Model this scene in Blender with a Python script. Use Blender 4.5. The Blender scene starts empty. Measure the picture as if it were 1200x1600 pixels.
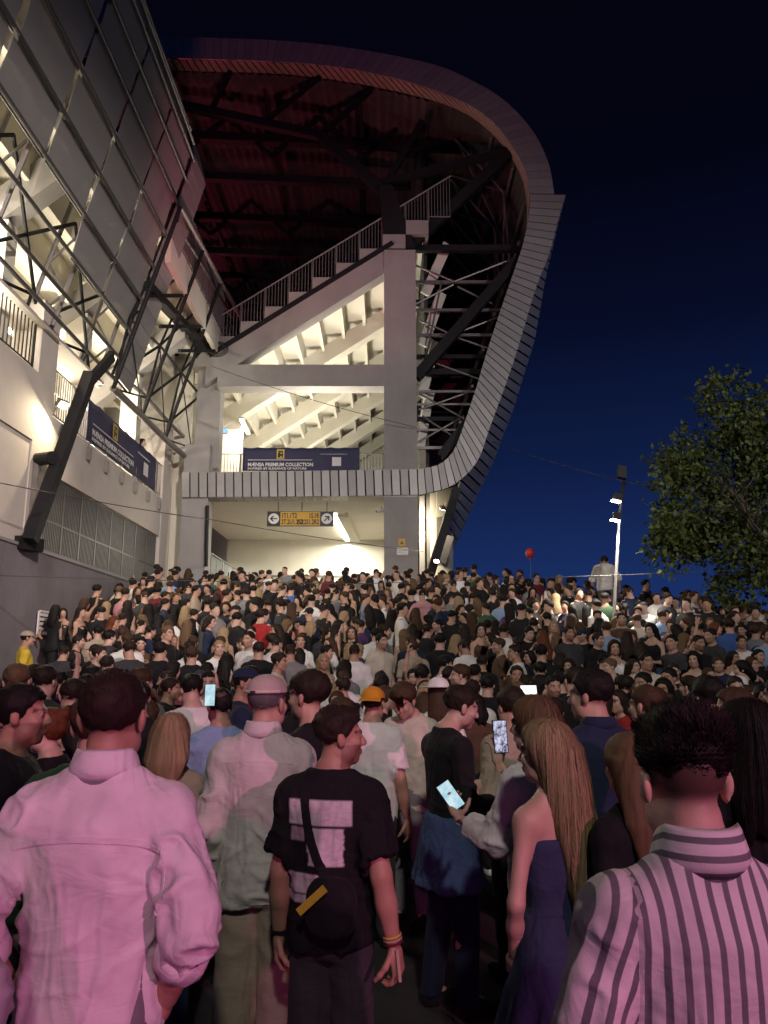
import bpy, bmesh, math, random
import numpy as np
from mathutils import Vector, Matrix

sc = bpy.context.scene
COL = sc.collection
rnd = random.Random(7)
R = math.radians

# ------------------------------------------------------------------ camera
PITCH = R(11.3)
CAMZ = 1.83
cam_data = bpy.data.cameras.new('camera')
cam_data.sensor_fit = 'VERTICAL'
cam_data.sensor_height = 24.0
cam_data.lens = 18.0
cam_data.clip_start = 0.05
cam_data.clip_end = 2000
cam = bpy.data.objects.new('camera', cam_data)
cam.location = (0, 0, CAMZ)
cam.rotation_euler = (R(90) + PITCH, 0, 0)
COL.objects.link(cam)
sc.camera = cam

# ------------------------------------------------------------------ sky (dusk turning to night)
world = bpy.data.worlds.new('World')
sc.world = world
world.use_nodes = True
wn, wl = world.node_tree.nodes, world.node_tree.links
bg = wn['Background']
# clear night sky just after dusk: blue near the horizon, almost black overhead
tcw = wn.new('ShaderNodeTexCoord'); sepw = wn.new('ShaderNodeSeparateXYZ'); wl.new(tcw.outputs['Generated'], sepw.inputs[0])
rampw = wn.new('ShaderNodeValToRGB'); wl.new(sepw.outputs['Z'], rampw.inputs[0])
el = rampw.color_ramp.elements
el[0].position = 0.0; el[0].color = (0.0125, 0.033, 0.142, 1)
el[1].position = 0.75; el[1].color = (0.0012, 0.0012, 0.0045, 1)
for p_, c_ in ((0.12, (0.0090, 0.025, 0.110, 1)), (0.24, (0.0050, 0.0125, 0.058, 1)), (0.40, (0.0022, 0.0042, 0.020, 1)), (0.56, (0.0013, 0.0015, 0.0062, 1))):
    e_ = el.new(p_); e_.color = c_
wl.new(rampw.outputs['Color'], bg.inputs['Color'])
bg.inputs['Strength'].default_value = 1.0

# ------------------------------------------------------------------ lamps that light the square (event lighting behind the camera)
def spot(name, loc, target, power, color, size, radius, blend=0.5):
    d = bpy.data.lights.new(name, 'SPOT')
    d.energy = power; d.color = color; d.spot_size = R(size); d.spot_blend = blend
    d.shadow_soft_size = radius
    o = bpy.data.objects.new(name, d)
    o.location = loc
    o.rotation_euler = (Vector(target) - Vector(loc)).to_track_quat('-Z', 'Y').to_euler()
    COL.objects.link(o)
    return o
def area(name, loc, target, power, color, sx, sy):
    d = bpy.data.lights.new(name, 'AREA')
    d.shape = 'RECTANGLE'; d.size = sx; d.size_y = sy
    d.energy = power; d.color = color
    o = bpy.data.objects.new(name, d)
    o.location = loc
    o.rotation_euler = (Vector(target) - Vector(loc)).to_track_quat('-Z', 'Y').to_euler()
    COL.objects.link(o)
    return o

spot('stage_light_pink', (6.3, -7.4, 4.6), (-0.8, 3, 1.3), 2400, (1.0, 0.27, 0.55), 40, 0.10, 0.7)
spot('stage_light_magenta', (-0.6, -8.0, 4.2), (-0.95, 2.2, 1.15), 600, (1.0, 0.15, 0.52), 17, 0.15, 0.7)
spot('square_floodlight', (2, -16, 15), (0, 17, 3), 12500, (1.0, 0.90, 0.82), 42, 0.5, 1.0)
spot('square_floodlight', (8, -8, 11), (-7.2, 18.0, 5.8), 21000, (1.0, 0.88, 0.80), 32, 0.4, 0.8)
spot('square_floodlight', (17, -4, 10), (3, 24, 9), 9500, (0.95, 0.88, 0.90), 42, 0.4, 0.8)

# ------------------------------------------------------------------ colour management
sc.view_settings.view_transform = 'Standard'
sc.view_settings.look = 'None'
sc.view_settings.exposure = 0.0
sc.view_settings.gamma = 1.0
sc.cycles.use_denoising = True
sc.cycles.max_bounces = 6
sc.cycles.diffuse_bounces = 3
sc.cycles.glossy_bounces = 3
sc.cycles.transmission_bounces = 4
sc.cycles.transparent_max_bounces = 10
sc.cycles.sample_clamp_indirect = 4.0
sc.cycles.caustics_reflective = False
sc.cycles.caustics_refractive = False
sc.cycles.use_light_tree = True

# ------------------------------------------------------------------ helpers: pixel of the photograph -> point
CP, SP = math.cos(PITCH), math.sin(PITCH)
def ray(px, py):
    a = (px - 600) / 1200; b = (800 - py) / 1200
    return Vector((a, CP - b * SP, SP + b * CP))
def PY(px, py, Y):
    d = ray(px, py); return Vector((0, 0, CAMZ)) + d * (Y / d.y)
def PXx(px, py, X):
    d = ray(px, py); return Vector((0, 0, CAMZ)) + d * (X / d.x)
def PZ(px, py, Z):
    d = ray(px, py); return Vector((0, 0, CAMZ)) + d * ((Z - CAMZ) / d.z)

class MB:
    def __init__(s): s.v = []; s.f = []
    def add(s, vs, fs):
        n = len(s.v); s.v += [tuple(v) for v in vs]; s.f += [tuple(i + n for i in f) for f in fs]; return s
    def box(s, x0, x1, y0, y1, z0, z1):
        vs = [(x, y, z) for x in (x0, x1) for y in (y0, y1) for z in (z0, z1)]
        return s.add(vs, [(0,1,3,2),(4,6,7,5),(0,4,5,1),(2,3,7,6),(0,2,6,4),(1,5,7,3)])
    def beam(s, p, q, w, h, up=(0,0,1)):
        p, q = Vector(p), Vector(q); d = (q - p).normalized(); u = Vector(up)
        sd = d.cross(u)
        if sd.length < 1e-4: sd = d.cross(Vector((0, 1, 0)))
        sd.normalize(); u = sd.cross(d).normalized()
        vs = [e + sd * (a * w / 2) + u * (b * h / 2) for e in (p, q) for a, b in ((-1,-1),(1,-1),(1,1),(-1,1))]
        return s.add(vs, [(0,3,2,1),(4,5,6,7),(0,1,5,4),(1,2,6,5),(2,3,7,6),(3,0,4,7)])
    def tube(s, p, q, r, n=8, r2=None):
        p, q = Vector(p), Vector(q); d = (q - p).normalized()
        a = d.orthogonal().normalized(); b = d.cross(a); r2 = r if r2 is None else r2
        vs = [e + (a * math.cos(t) + b * math.sin(t)) * rr for e, rr in ((p, r), (q, r2)) for t in [2*math.pi*k/n for k in range(n)]]
        fs = [(k, (k+1) % n, n + (k+1) % n, n + k) for k in range(n)] + [tuple(range(n-1, -1, -1)), tuple(range(n, 2*n))]
        return s.add(vs, fs)
    def path(s, pts, r, n=6):
        pts = [Vector(p) for p in pts]; m = len(pts); vs = []; fs = []
        for i, p in enumerate(pts):
            d = (pts[min(i+1, m-1)] - pts[max(i-1, 0)]).normalized()
            a = d.cross(Vector((0, 0, 1)))
            if a.length < 1e-3: a = d.cross(Vector((0, 1, 0)))
            a.normalize(); b = d.cross(a)
            vs += [p + (a * math.cos(2*math.pi*k/n) + b * math.sin(2*math.pi*k/n)) * r for k in range(n)]
        for i in range(m - 1):
            fs += [(i*n+k, i*n+(k+1) % n, (i+1)*n+(k+1) % n, (i+1)*n+k) for k in range(n)]
        fs += [tuple(range(n-1, -1, -1)), tuple(range((m-1)*n, m*n))]
        return s.add(vs, fs)
    def prism(s, poly, off):
        off = Vector(off); n = len(poly); P = [Vector(p) for p in poly]
        vs = P + [p + off for p in P]
        return s.add(vs, [tuple(range(n)), tuple(range(2*n-1, n-1, -1))] + [(k, n+k, n+(k+1) % n, (k+1) % n) for k in range(n)])
    def build(s, name, mat=None, parent=None, smooth=False):
        me = bpy.data.meshes.new(name); me.from_pydata(s.v, [], s.f)
        bm = bmesh.new(); bm.from_mesh(me); bmesh.ops.recalc_face_normals(bm, faces=bm.faces); bm.to_mesh(me); bm.free()
        if smooth: me.shade_smooth()
        o = bpy.data.objects.new(name, me)
        if mat: me.materials.append(mat)
        COL.objects.link(o)
        if parent: o.parent = parent
        return o
def tag(o, label=None, cat=None, group=None, kind=None):
    if label: o['label'] = label
    if cat: o['category'] = cat
    if group: o['group'] = group
    if kind: o['kind'] = kind
    return o
def thing(name, label, cat, loc=(0, 0, 0), group=None):
    o = bpy.data.objects.new(name, None); o.location = loc; COL.objects.link(o)
    return tag(o, label, cat, group)
def put(o, parent, keep=True):     # parent keeping world place when parent is an empty with a location only
    o.parent = parent
    if keep: o.location = o.location - parent.location
    return o

# ------------------------------------------------------------------ materials
def mat(name, col, rough=0.6, metal=0.0, var=0.12, scale=3.0, bump=0.0, bscale=40.0, emit=None, estr=0.0, spec=0.5, stretch=(1,1,1), alpha=None, dirt=0.0):
    m = bpy.data.materials.new(name); m.use_nodes = True
    nt = m.node_tree; N, L = nt.nodes, nt.links
    b = N['Principled BSDF']
    b.inputs['Roughness'].default_value = rough
    b.inputs['Metallic'].default_value = metal
    b.inputs['Specular IOR Level'].default_value = spec
    tc = N.new('ShaderNodeTexCoord'); mp = N.new('ShaderNodeMapping')
    mp.inputs['Scale'].default_value = stretch
    L.new(tc.outputs['Object'], mp.inputs['Vector'])
    if var > 0:
        nz = N.new('ShaderNodeTexNoise'); nz.inputs['Scale'].default_value = scale; nz.inputs['Detail'].default_value = 6; nz.inputs['Roughness'].default_value = 0.65
        L.new(mp.outputs[0], nz.inputs['Vector'])
        mr = N.new('ShaderNodeMapRange'); mr.inputs[1].default_value = 0.25; mr.inputs[2].default_value = 0.75
        mr.inputs[3].default_value = 1 - var; mr.inputs[4].default_value = 1 + var
        L.new(nz.outputs['Fac'], mr.inputs[0])
        mx = N.new('ShaderNodeMix'); mx.data_type = 'RGBA'; mx.blend_type = 'MULTIPLY'; mx.inputs['Factor'].default_value = 1
        mx.inputs['A'].default_value = (*col, 1)
        L.new(mr.outputs[0], mx.inputs['B'])
        last = mx.outputs['Result']
        if dirt > 0:
            n2 = N.new('ShaderNodeTexNoise'); n2.inputs['Scale'].default_value = scale * 0.45; n2.inputs['Detail'].default_value = 8; n2.inputs['Roughness'].default_value = 0.75
            mp2 = N.new('ShaderNodeMapping'); mp2.inputs['Scale'].default_value = (1, 1, 0.25); mp2.inputs['Location'].default_value = (3, 7, 1)
            L.new(tc.outputs['Object'], mp2.inputs['Vector']); L.new(mp2.outputs[0], n2.inputs['Vector'])
            r2 = N.new('ShaderNodeMapRange'); r2.inputs[1].default_value = 0.5; r2.inputs[2].default_value = 0.72; r2.inputs[3].default_value = 0; r2.inputs[4].default_value = dirt
            L.new(n2.outputs['Fac'], r2.inputs[0])
            m2 = N.new('ShaderNodeMix'); m2.data_type = 'RGBA'
            L.new(r2.outputs[0], m2.inputs['Factor']); L.new(last, m2.inputs['A']); m2.inputs['B'].default_value = (col[0]*0.35, col[1]*0.33, col[2]*0.3, 1)
            last = m2.outputs['Result']
        L.new(last, b.inputs['Base Color'])
    else:
        b.inputs['Base Color'].default_value = (*col, 1)
    if bump > 0:
        bz = N.new('ShaderNodeTexNoise'); bz.inputs['Scale'].default_value = bscale; bz.inputs['Detail'].default_value = 4
        L.new(mp.outputs[0], bz.inputs['Vector'])
        bp = N.new('ShaderNodeBump'); bp.inputs['Strength'].default_value = bump; bp.inputs['Distance'].default_value = 0.02
        L.new(bz.outputs['Fac'], bp.inputs['Height']); L.new(bp.outputs[0], b.inputs['Normal'])
    if emit:
        b.inputs['Emission Color'].default_value = (*emit, 1); b.inputs['Emission Strength'].default_value = estr
    if alpha is not None:
        b.inputs['Alpha'].default_value = alpha
    return m

M = {}
M['asphalt'] = mat('asphalt', (0.045, 0.043, 0.042), 0.85, var=0.35, scale=6, bump=0.6, bscale=160)
M['step_stone'] = mat('step_stone', (0.16, 0.15, 0.14), 0.8, var=0.2, scale=3, bump=0.3)
M['concrete'] = mat('concrete', (0.31, 0.29, 0.28), 0.8, var=0.10, scale=1.3, bump=0.12, bscale=60, dirt=0.22)
M['concrete_white'] = mat('concrete_white', (0.72, 0.68, 0.58), 0.75, var=0.06, scale=1.5, bump=0.08, bscale=50, dirt=0.08)
M['concrete_pale'] = mat('concrete_pale', (0.60, 0.54, 0.49), 0.8, var=0.08, scale=1.5, bump=0.1, bscale=50, dirt=0.15)
M['retaining'] = mat('retaining', (0.21, 0.19, 0.205), 0.85, var=0.2, scale=1.0, bump=0.25, bscale=50, dirt=0.45)
M['cladding'] = mat('cladding', (0.34, 0.325, 0.32), 0.45, metal=0.35, var=0.10, scale=2.0, bump=0.05, bscale=6)
M['cladding_b'] = mat('cladding_b', (0.30, 0.285, 0.285), 0.5, metal=0.35, var=0.12, scale=2.5, bump=0.05, bscale=6)
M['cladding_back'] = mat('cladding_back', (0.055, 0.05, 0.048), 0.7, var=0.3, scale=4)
M['lip'] = mat('lip', (0.42, 0.30, 0.25), 0.55, metal=0.2, var=0.12, scale=3)
M['joint'] = mat('joint', (0.03, 0.028, 0.028), 0.8, var=0)
M['steel_dark'] = mat('steel_dark', (0.016, 0.015, 0.017), 0.6, var=0.25, scale=5, spec=0.2)
M['steel_grey'] = mat('steel_grey', (0.22, 0.20, 0.19), 0.45, metal=0.5, var=0.2, scale=5)
M['mullion'] = mat('mullion', (0.10, 0.095, 0.095), 0.45, metal=0.4, var=0.2, scale=5)
M['galv'] = mat('galv', (0.33, 0.31, 0.29), 0.4, metal=0.6, var=0.2, scale=7)
M['rail'] = mat('rail', (0.27, 0.25, 0.23), 0.45, metal=0.5, var=0.1)
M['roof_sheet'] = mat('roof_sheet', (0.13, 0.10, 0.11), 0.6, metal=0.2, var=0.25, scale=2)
M['navy'] = mat('navy', (0.025, 0.024, 0.075), 0.6, var=0.12, scale=2.5, bump=0.35, bscale=3.0)
M['print_white'] = mat('print_white', (0.75, 0.73, 0.72), 0.6, var=0.05)
M['print_gold'] = mat('print_gold', (0.60, 0.44, 0.08), 0.6, var=0.15)
M['sign_black'] = mat('sign_black', (0.012, 0.012, 0.013), 0.4, var=0)
M['sign_yellow'] = mat('sign_yellow', (0.62, 0.36, 0.035), 0.5, var=0.05)
M['black_plastic'] = mat('black_plastic', (0.015, 0.015, 0.016), 0.4, var=0)
M['glass'] = mat('glass', (0.5, 0.55, 0.55), 0.08, var=0, alpha=0.3)
M['cable'] = mat('cable', (0.06, 0.055, 0.05), 0.6, var=0)
M['tube_light'] = mat('tube_light', (0.9, 0.9, 0.85), 0.4, var=0, emit=(1.0, 0.95, 0.80), estr=14.0)
M['lamp_glow'] = mat('lamp_glow', (0.9, 0.9, 0.85), 0.4, var=0, emit=(1.0, 0.88, 0.62), estr=40.0)
M['lamp_cool'] = mat('lamp_cool', (0.9, 0.9, 0.9), 0.4, var=0, emit=(1.0, 0.97, 0.9), estr=40.0)
M['exit_blue'] = mat('exit_blue', (0.1, 0.3, 0.8), 0.4, var=0, emit=(0.25, 0.5, 1.0), estr=1.2)

# ------------------------------------------------------------------ ground and stairs
STEP_Y0, STEP_D, STEP_H, STEP_N = 10.0, 0.667, 0.16, 17
def top_z(x):
    if x < 3.4: return STEP_N * STEP_H
    return max(0.9, STEP_N * STEP_H - (x - 3.4) * 0.27)
def ground_z(x, y):
    if y < STEP_Y0: return 0.0
    k = min(int((y - STEP_Y0) / STEP_D) + 1, STEP_N)
    # a step k reaches to the x where the terrace still is that high
    while k > 0 and k * STEP_H > top_z(x) + 1e-6: k -= 1
    return k * STEP_H
gm = MB(); gm.add([(-600, -300, 0), (600, -300, 0), (600, 900, 0), (-600, 900, 0)], [(0, 1, 2, 3)])
tag(gm.build('ground', M['asphalt']), 'dark asphalt ground of the square', kind='structure')
st = MB()
for k in range(1, STEP_N + 1):
    xr = 3.4 + (STEP_N * STEP_H - k * STEP_H) / 0.27 if k < STEP_N else 3.4
    xr = min(xr, 40) if k * STEP_H > 0.9 else 40
    y0 = STEP_Y0 + (k - 1) * STEP_D
    st.box(-12, xr, y0, 62 - k * 0.03, (k - 1) * STEP_H - 0.02 if k > 1 else -0.05, k * STEP_H)
tag(st.build('stairs', M['step_stone']), 'broad stone stairs under the crowd', kind='structure')
PLAT = STEP_N * STEP_H

# =================================================================== THE STAND SEEN END-ON (gable)
Y0 = 24.0
stand = thing('stadium_stand', 'curved stadium stand seen end-on with grey panelled rim around dark roof', 'stadium', (0, Y0, PLAT))
def sb(mb, name, m, parent=None, smooth=False):
    o = mb.build(name, m, None, smooth)
    if parent is None: put(o, stand)
    else:
        o.parent = parent
    return o
def G(px, py, dy=0.0): return PY(px, py, Y0 + dy)

def resample(pts, n):
    P = [np.array(p, float) for p in pts]
    # Catmull-Rom through the points then equal spacing
    out = []
    for i in range(len(P) - 1):
        p0 = P[max(i-1, 0)]; p1 = P[i]; p2 = P[i+1]; p3 = P[min(i+2, len(P)-1)]
        for t in np.linspace(0, 1, 12, endpoint=False):
            out.append(0.5*((2*p1)+(-p0+p2)*t+(2*p0-5*p1+4*p2-p3)*t*t+(-p0+3*p1-3*p2+p3)*t**3))
    out.append(P[-1]); out = np.array(out)
    s = np.r_[0, np.cumsum(np.linalg.norm(np.diff(out, axis=0), axis=1))]
    u = np.linspace(0, s[-1], n)
    return np.stack([np.interp(u, s, out[:, k]) for k in range(out.shape[1])], 1)

def panel_strip(A, B, name, mats, depth_vec, gap=0.05, parent=None, thick=0.05, lift=0.0):
    """A, B: matching lists of 3D points; one slab per interval, each with its own edges"""
    for i in range(len(A) - 1):
        a0, a1, b0, b1 = [Vector(v) for v in (A[i], A[i+1], B[i], B[i+1])]
        g = gap / 2
        la = (a1 - a0); lb = (b1 - b0)
        ga = min(0.25, g / max(la.length, 1e-3)); gb = min(0.25, g / max(lb.length, 1e-3))
        q = [a0 + la * ga, a1 - la * ga, b1 - lb * gb, b0 + lb * gb]
        nrm = (q[1] - q[0]).cross(q[3] - q[0])
        if nrm.length < 1e-8: continue
        nrm.normalize()
        if nrm.dot(Vector(depth_vec)) > 0: nrm = -nrm     # outwards = against depth_vec
        jit = lift + rnd.uniform(0, 0.006)
        mb = MB().prism([p + nrm * jit for p in q], -nrm * thick)
        sb(mb, name, mats[i % len(mats)] if rnd.random() < 0.8 else mats[-1], parent)

# rim: front faces.  lower part: bridge, curve, rising flank up to the step
low_in = [(283,738),(400,736.5),(520,735),(652,733),(683,727),(700,715),(712,698),(723,669),(744,606),(760,552),(782,485),(802,427),(817,382),(826,340),(829,303)]
low_out = [(283,777),(400,776),(520,775),(654,773),(679,768),(704,760),(719,750),(737,733),(752,708),(762,677),(786,612),(805,557),(820,507),(840,442),(857,400),(872,345),(884,304)]
up_in = [(243,90),(330,92.5),(447,97),(532,105),(617,122),(673,139),(730,162),(770,190),(792,216),(810,244),(822,270),(828,302)]
up_out = [(232,57),(330,59),(447,64),(560,77),(673,99.5),(730,122),(787,156),(832,204),(857,255),(866,303)]
lip_in = [(254,109),(330,112),(447,116),(560,131),(673,156),(730,179),(768,208),(790,234),(808,262),(820,295),(823,330),(823,357)]
def curve3(px_pts, n, dy=0.0):
    return [G(p[0], p[1], dy) for p in resample(px_pts, n)]
NB = 28
bi, bo = curve3([(283,738),(400,736.5),(520,735),(652,733)], NB), curve3([(283,777),(400,776),(520,775),(654,773)], NB)
panel_strip(bi, bo, 'cladding_panel', [M['cladding'], M['cladding_b']], (0, 1, 0), gap=0.045)
NC = 46
ci, co = curve3(low_in[3:], NC), curve3(low_out[3:], NC)
panel_strip(ci, co, 'cladding_panel', [M['cladding'], M['cladding_b']], (0, 1, 0), gap=0.03)
NU = 60
ui, uo = curve3(up_in, NU), curve3(up_out, NU)
panel_strip(ui, uo, 'rim_panel', [M['cladding_b'], M['cladding']], (0, 1, 0), gap=0.012)
li = curve3(lip_in, NU, 0.55)
ui2 = curve3(up_in, NU, 0.02)
panel_strip(ui2, li, 'lip_panel', [M['lip']], (0, 1, 1), gap=0.06, thick=0.04)
# dark backing behind the joints
bk = MB()
for A_, B_ in ((bi, bo), (ci, co), (ui, uo)):
    for i in range(len(A_) - 1):
        o_ = Vector((0, 0.07, 0)); bk.add([A_[i] + o_, A_[i+1] + o_, B_[i+1] + o_, B_[i] + o_], [(0, 1, 2, 3)])
for i in range(NU - 1):
    o_ = Vector((0, 0.05, 0.06)); bk.add([ui2[i] + o_, ui2[i+1] + o_, li[i+1] + o_, li[i] + o_], [(0, 1, 2, 3)])
sb(bk, 'rim_backing', M['joint'])
# underside of the bridge
bs = [p + Vector((0, 0.75, 0.0)) for p in bo]
panel_strip([p + Vector((0, 0.01, 0)) for p in bo], bs, 'soffit_panel', [M['cladding']], (0, 0, 1), gap=0.045)
sb(MB().box(bi[0].x + 0.02, bi[-1].x, Y0 + 0.08, Y0 + 2.8, bi[0].z - 0.78, bi[0].z - 0.30), 'bridge_deck', M['concrete_white'])
# flank cladding that turns away behind the rim
ridge = resample(low_out[5:], 40)
sil = resample([(702,873),(717,840),(735,800),(754,758),(773,717),(787,679),(800,646),(812,608),(822,575),(835,532),(846,472),(852,437),(865,382),(877,332),(884,304)], 40)
ridge = resample([(690,850),(700,829),(713,781),(719,752),(737,733),(752,708),(762,677),(786,612),(805,557),(820,507),(840,442),(857,400),(872,345),(884,304)], 40)
fa = [G(p[0], p[1], 0.06 + 1.6 * max(0, 1 - i / 7)) for i, p in enumerate(ridge)]
fb = []
for i, p in enumerate(sil):
    t = i / 39
    fb.append(PY(p[0], p[1], Y0 + 0.4 + 7.0 * (1 - t) ** 1.3))
panel_strip(fa, fb, 'flank_panel', [M['cladding'], M['cladding_b']], (-1, 0.3, 0.3), gap=0.07)
bk = MB()
for i in range(39):
    o_ = Vector((-0.08, 0.06, 0.05)); bk.add([fa[i] + o_, fa[i+1] + o_, fb[i+1] + o_, fb[i] + o_], [(0, 1, 2, 3)])
sb(bk, 'flank_backing', M['joint'])
# warm-lit skirt panels under the curve, between column and dark strut
for r_ in range(7):
    y_a, y_b = 776 + r_ * 18, 776 + (r_ + 1) * 18
    top = [PY(x, y_a - (x - 655) * 0.28 * max(0, 1 - r_ / 4), Y0 + 0.9 + (x - 655) * 0.05) for x in (656, 669, 682, 695, 708)]
    bot = [PY(x, y_b - (x - 655) * 0.28 * max(0, 1 - (r_ + 1) / 4), Y0 + 0.9 + (x - 655) * 0.05) for x in (656, 669, 682, 695, 708)]
    panel_strip(top, bot, 'skirt_panel', [M['cladding'], M['concrete_white']], (0, 1, 0), gap=0.03, thick=0.03)
sb(MB().beam(G(714, 762, -0.05), G(671, 902, -0.15), 0.22, 0.26), 'strut', M['steel_dark'])
sb(MB().beam(G(703, 838, 1.2), G(690, 880, 1.2), 0.22, 0.26), 'strut', M['steel_dark'])

# column, top of column, beam
cL, cR = G(600, 700).x, G(652, 700).x
ctop = G(620, 388).z
sb(MB().box(cL, cR, Y0 + 0.09, Y0 + 1.05, PLAT, ctop), 'column', M['concrete'])
lb = G(350, 565)
sb(MB().box(G(338, 590).x, cL - 0.004, Y0 + 0.14, Y0 + 0.8, G(480, 601).z, G(480, 567).z), 'cross_beam', M['concrete'])
# rakers: sloping frames, one behind the other, with the stepped seating units between them
A0 = G(372, 565); A1 = G(600, 424)
slope = (A1.z - A0.z) / (A1.x - A0.x)
def rz(x, off=0.0): return A0.z + slope * (x - A0.x) + off
RAK = [24.15, 28.3, 32.5, 36.6, 40.7, 44.8]
for k, yy in enumerate(RAK):
    x0 = -6.2 if k else A0.x - 1.1
    x1 = cL - 0.004 if k == 0 else cR + 0.3
    th = 1.0 if k == 0 else 0.75
    yw = 0.55
    sb(MB().prism([(x0, yy, rz(x0)), (x1, yy, rz(x1)), (x1, yy, rz(x1) + th), (x0, yy, rz(x0) + th)], (0, yw, 0)), 'raker_beam', M['concrete'] if k == 0 else M['concrete_white'])
    if k:
        sb(MB().box(cL + 0.05, cR - 0.05, yy + 0.1, yy + 0.5, PLAT, rz(cL) - 0.02), 'column', M['concrete_white'])
        sb(MB().box(-6.3, -5.5, yy + 0.05, yy + 0.5, 8.3, rz(-5.9) + 0.3), 'column', M['concrete_white'])
# seating units: riser + tread, each a long L between rakers
nst = 9
sx = 0.80; sz = sx * slope
xs = A0.x - 1.6
for k in range(nst + 1):
    xk = xs + k * sx
    zk = rz(xk) + 1.0
    mb = MB()
    mb.box(xk, xk + 0.12, Y0 + 0.75, 46, zk - 0.42, zk + sz)          # riser
    mb.box(xk + 0.12, xk + sx, Y0 + 0.75, 46, zk + sz - 0.16, zk + sz - 0.002)     # tread
    sb(mb, 'seating_unit', M['concrete_white'])
    sb(MB().box(xk, xk + sx - 0.02, Y0 + 0.16, Y0 + 0.74, zk - 0.02, zk + sz - 0.03), 'stair_step', M['concrete'])
# back wall, added wall blocking the interior light, and floor behind the upper opening
sb(MB().box(-12.0, cR, 46, 46.3, PLAT, 24), 'rear_wall', M['concrete_white'])
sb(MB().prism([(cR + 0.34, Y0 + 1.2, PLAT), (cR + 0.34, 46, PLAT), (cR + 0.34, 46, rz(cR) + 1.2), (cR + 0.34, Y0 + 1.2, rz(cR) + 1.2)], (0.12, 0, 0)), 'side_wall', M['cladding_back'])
for k in range(4):
    sb(MB().beam(G(655 + k * 3, 700 - k * 80, 1.0), G(672 + k * 9, 610 - k * 76, 1.3), 0.1, 0.35), 'lit_gusset', M['concrete_white'])
# black edge of the stair on the raker
sb(MB().beam((A0.x - 1.0, Y0 + 0.10, rz(A0.x - 1.0) + 0.93), (cL + 0.3, Y0 + 0.10, rz(cL + 0.3) + 0.93), 0.05, 0.16), 'edge_trim', M['steel_dark'])
# stair railing, one panel per step
def bar_panel(p, q, h, nb, r=0.012, posts=True, rail_r=0.02, drop=0.0):
    mb = MB(); p, q = Vector(p), Vector(q); up = Vector((0, 0, 1))
    mb.tube(p + up * h, q + up * h, rail_r, 6); mb.tube(p + up * 0.08, q + up * 0.08, rail_r * 0.8, 6)
    for i in range(nb + 1):
        t = i / nb; b = p.lerp(q, t)
        rr = rail_r * 1.2 if posts and i in (0, nb) else r
        mb.beam(b + up * (0.0 if rr > r else 0.08), b + up * h, rr * 1.7, rr * 1.7, (0, 1, 0))
    return mb
for k in range(1, nst + 2):
    xk = xs + k * sx; zk = rz(xk) + 1.0
    a_ = Vector((xk, Y0 + 0.3, zk + 0.02)); b_ = Vector((xk + sx, Y0 + 0.3, zk + 0.02))
    mb = MB(); up = Vector((0, 0, 1))
    for i in range(8):
        x_ = xk + sx * i / 7.5
        z0_ = zk + sz * (0.35 if i else 0.0)
        mb.beam((x_, Y0 + 0.3, z0_), (x_, Y0 + 0.3, zk + 1.25 + sz * i / 7.5), 0.05 if i == 0 else 0.022, 0.05 if i == 0 else 0.022, (0, 1, 0))
    mb.tube((xk, Y0 + 0.3, zk + 1.25), (xk + sx, Y0 + 0.3, zk + 1.25 + sz), 0.03, 6)
    mb.tube((xk, Y0 + 0.3, zk + sz * 0.35), (xk + sx * 0.93, Y0 + 0.3, zk + sz * 0.35), 0.02, 6)
    sb(mb, 'stair_railing', M['rail'])
# mast and branching roof supports
def bm_(p, q, w, h, m='steel_dark', name='roof_brace'):
    sb(MB().beam(p, q, w, h), name, M[m])
sb(MB().prism([G(600, 388, 0.2), G(650, 388, 0.2), G(612, 288, 0.2), G(593, 288, 0.2)], (0, 0.5, 0)), 'mast', M['steel_dark'])
for a_, b_, w_ in (((600,300),(500,212),0.34), ((500,212),(270,162),0.30), ((600,292),(660,190),0.22), ((598,286),(795,236),0.26),
                   ((500,212),(580,140),0.18), ((640,386),(800,236),0.36), ((420,185),(500,120),0.16), ((330,172),(360,112),0.16), ((598,290),(740,250),0.12)):
    bm_(G(*a_, 0.5), G(*b_, 0.5), w_ * 0.8, w_)
# steel frame right of the column
for yp, x1, w_ in ((389,818,0.22),(441,800,0.10),(485,784,0.10),(524,772,0.10),(558,762,0.14),(582,756,0.20),(612,745,0.08),(632,738,0.07),(655,730,0.14),(672,724,0.07),(700,712,0.10)):
    bm_(G(648, yp, 0.9), G(x1, yp, 0.9), w_, w_, 'steel_dark' if w_ > 0.12 else 'steel_grey', 'tie_beam')
for a_, b_, w_ in (((650,590),(806,410),0.34), ((690,712),(772,606),0.30)):
    bm_(G(*a_, 0.45), G(*b_, 0.45), w_, w_)
for dy in (4.0, 8.2, 12.4):
    for a_, b_, w_ in (((650,590),(806,410),0.3), ((690,712),(772,606),0.26), ((648,389),(818,389),0.2), ((648,582),(756,582),0.2)):
        p_ = G(*a_); q_ = G(*b_)
        bm_(Vector((p_.x, Y0 + dy, p_.z)), Vector((q_.x, Y0 + dy, q_.z)), w_, w_)
for a_, b_ in (((650,415),(710,440)),((710,440),(800,405)),((650,475),(708,445)),((715,448),(770,475)),((655,500),(700,520)),((715,520),(780,495)),((715,528),(765,545)),
               ((660,560),(770,600)),((655,640),(735,612)),((655,615),(735,660)),((655,690),(725,650)),((660,650),(720,690)),((690,440),(665,560))):
    sb(MB().tube(G(*a_, 0.8), G(*b_, 0.8), 0.035, 6), 'tie_rod', M['steel_grey'])
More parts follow.
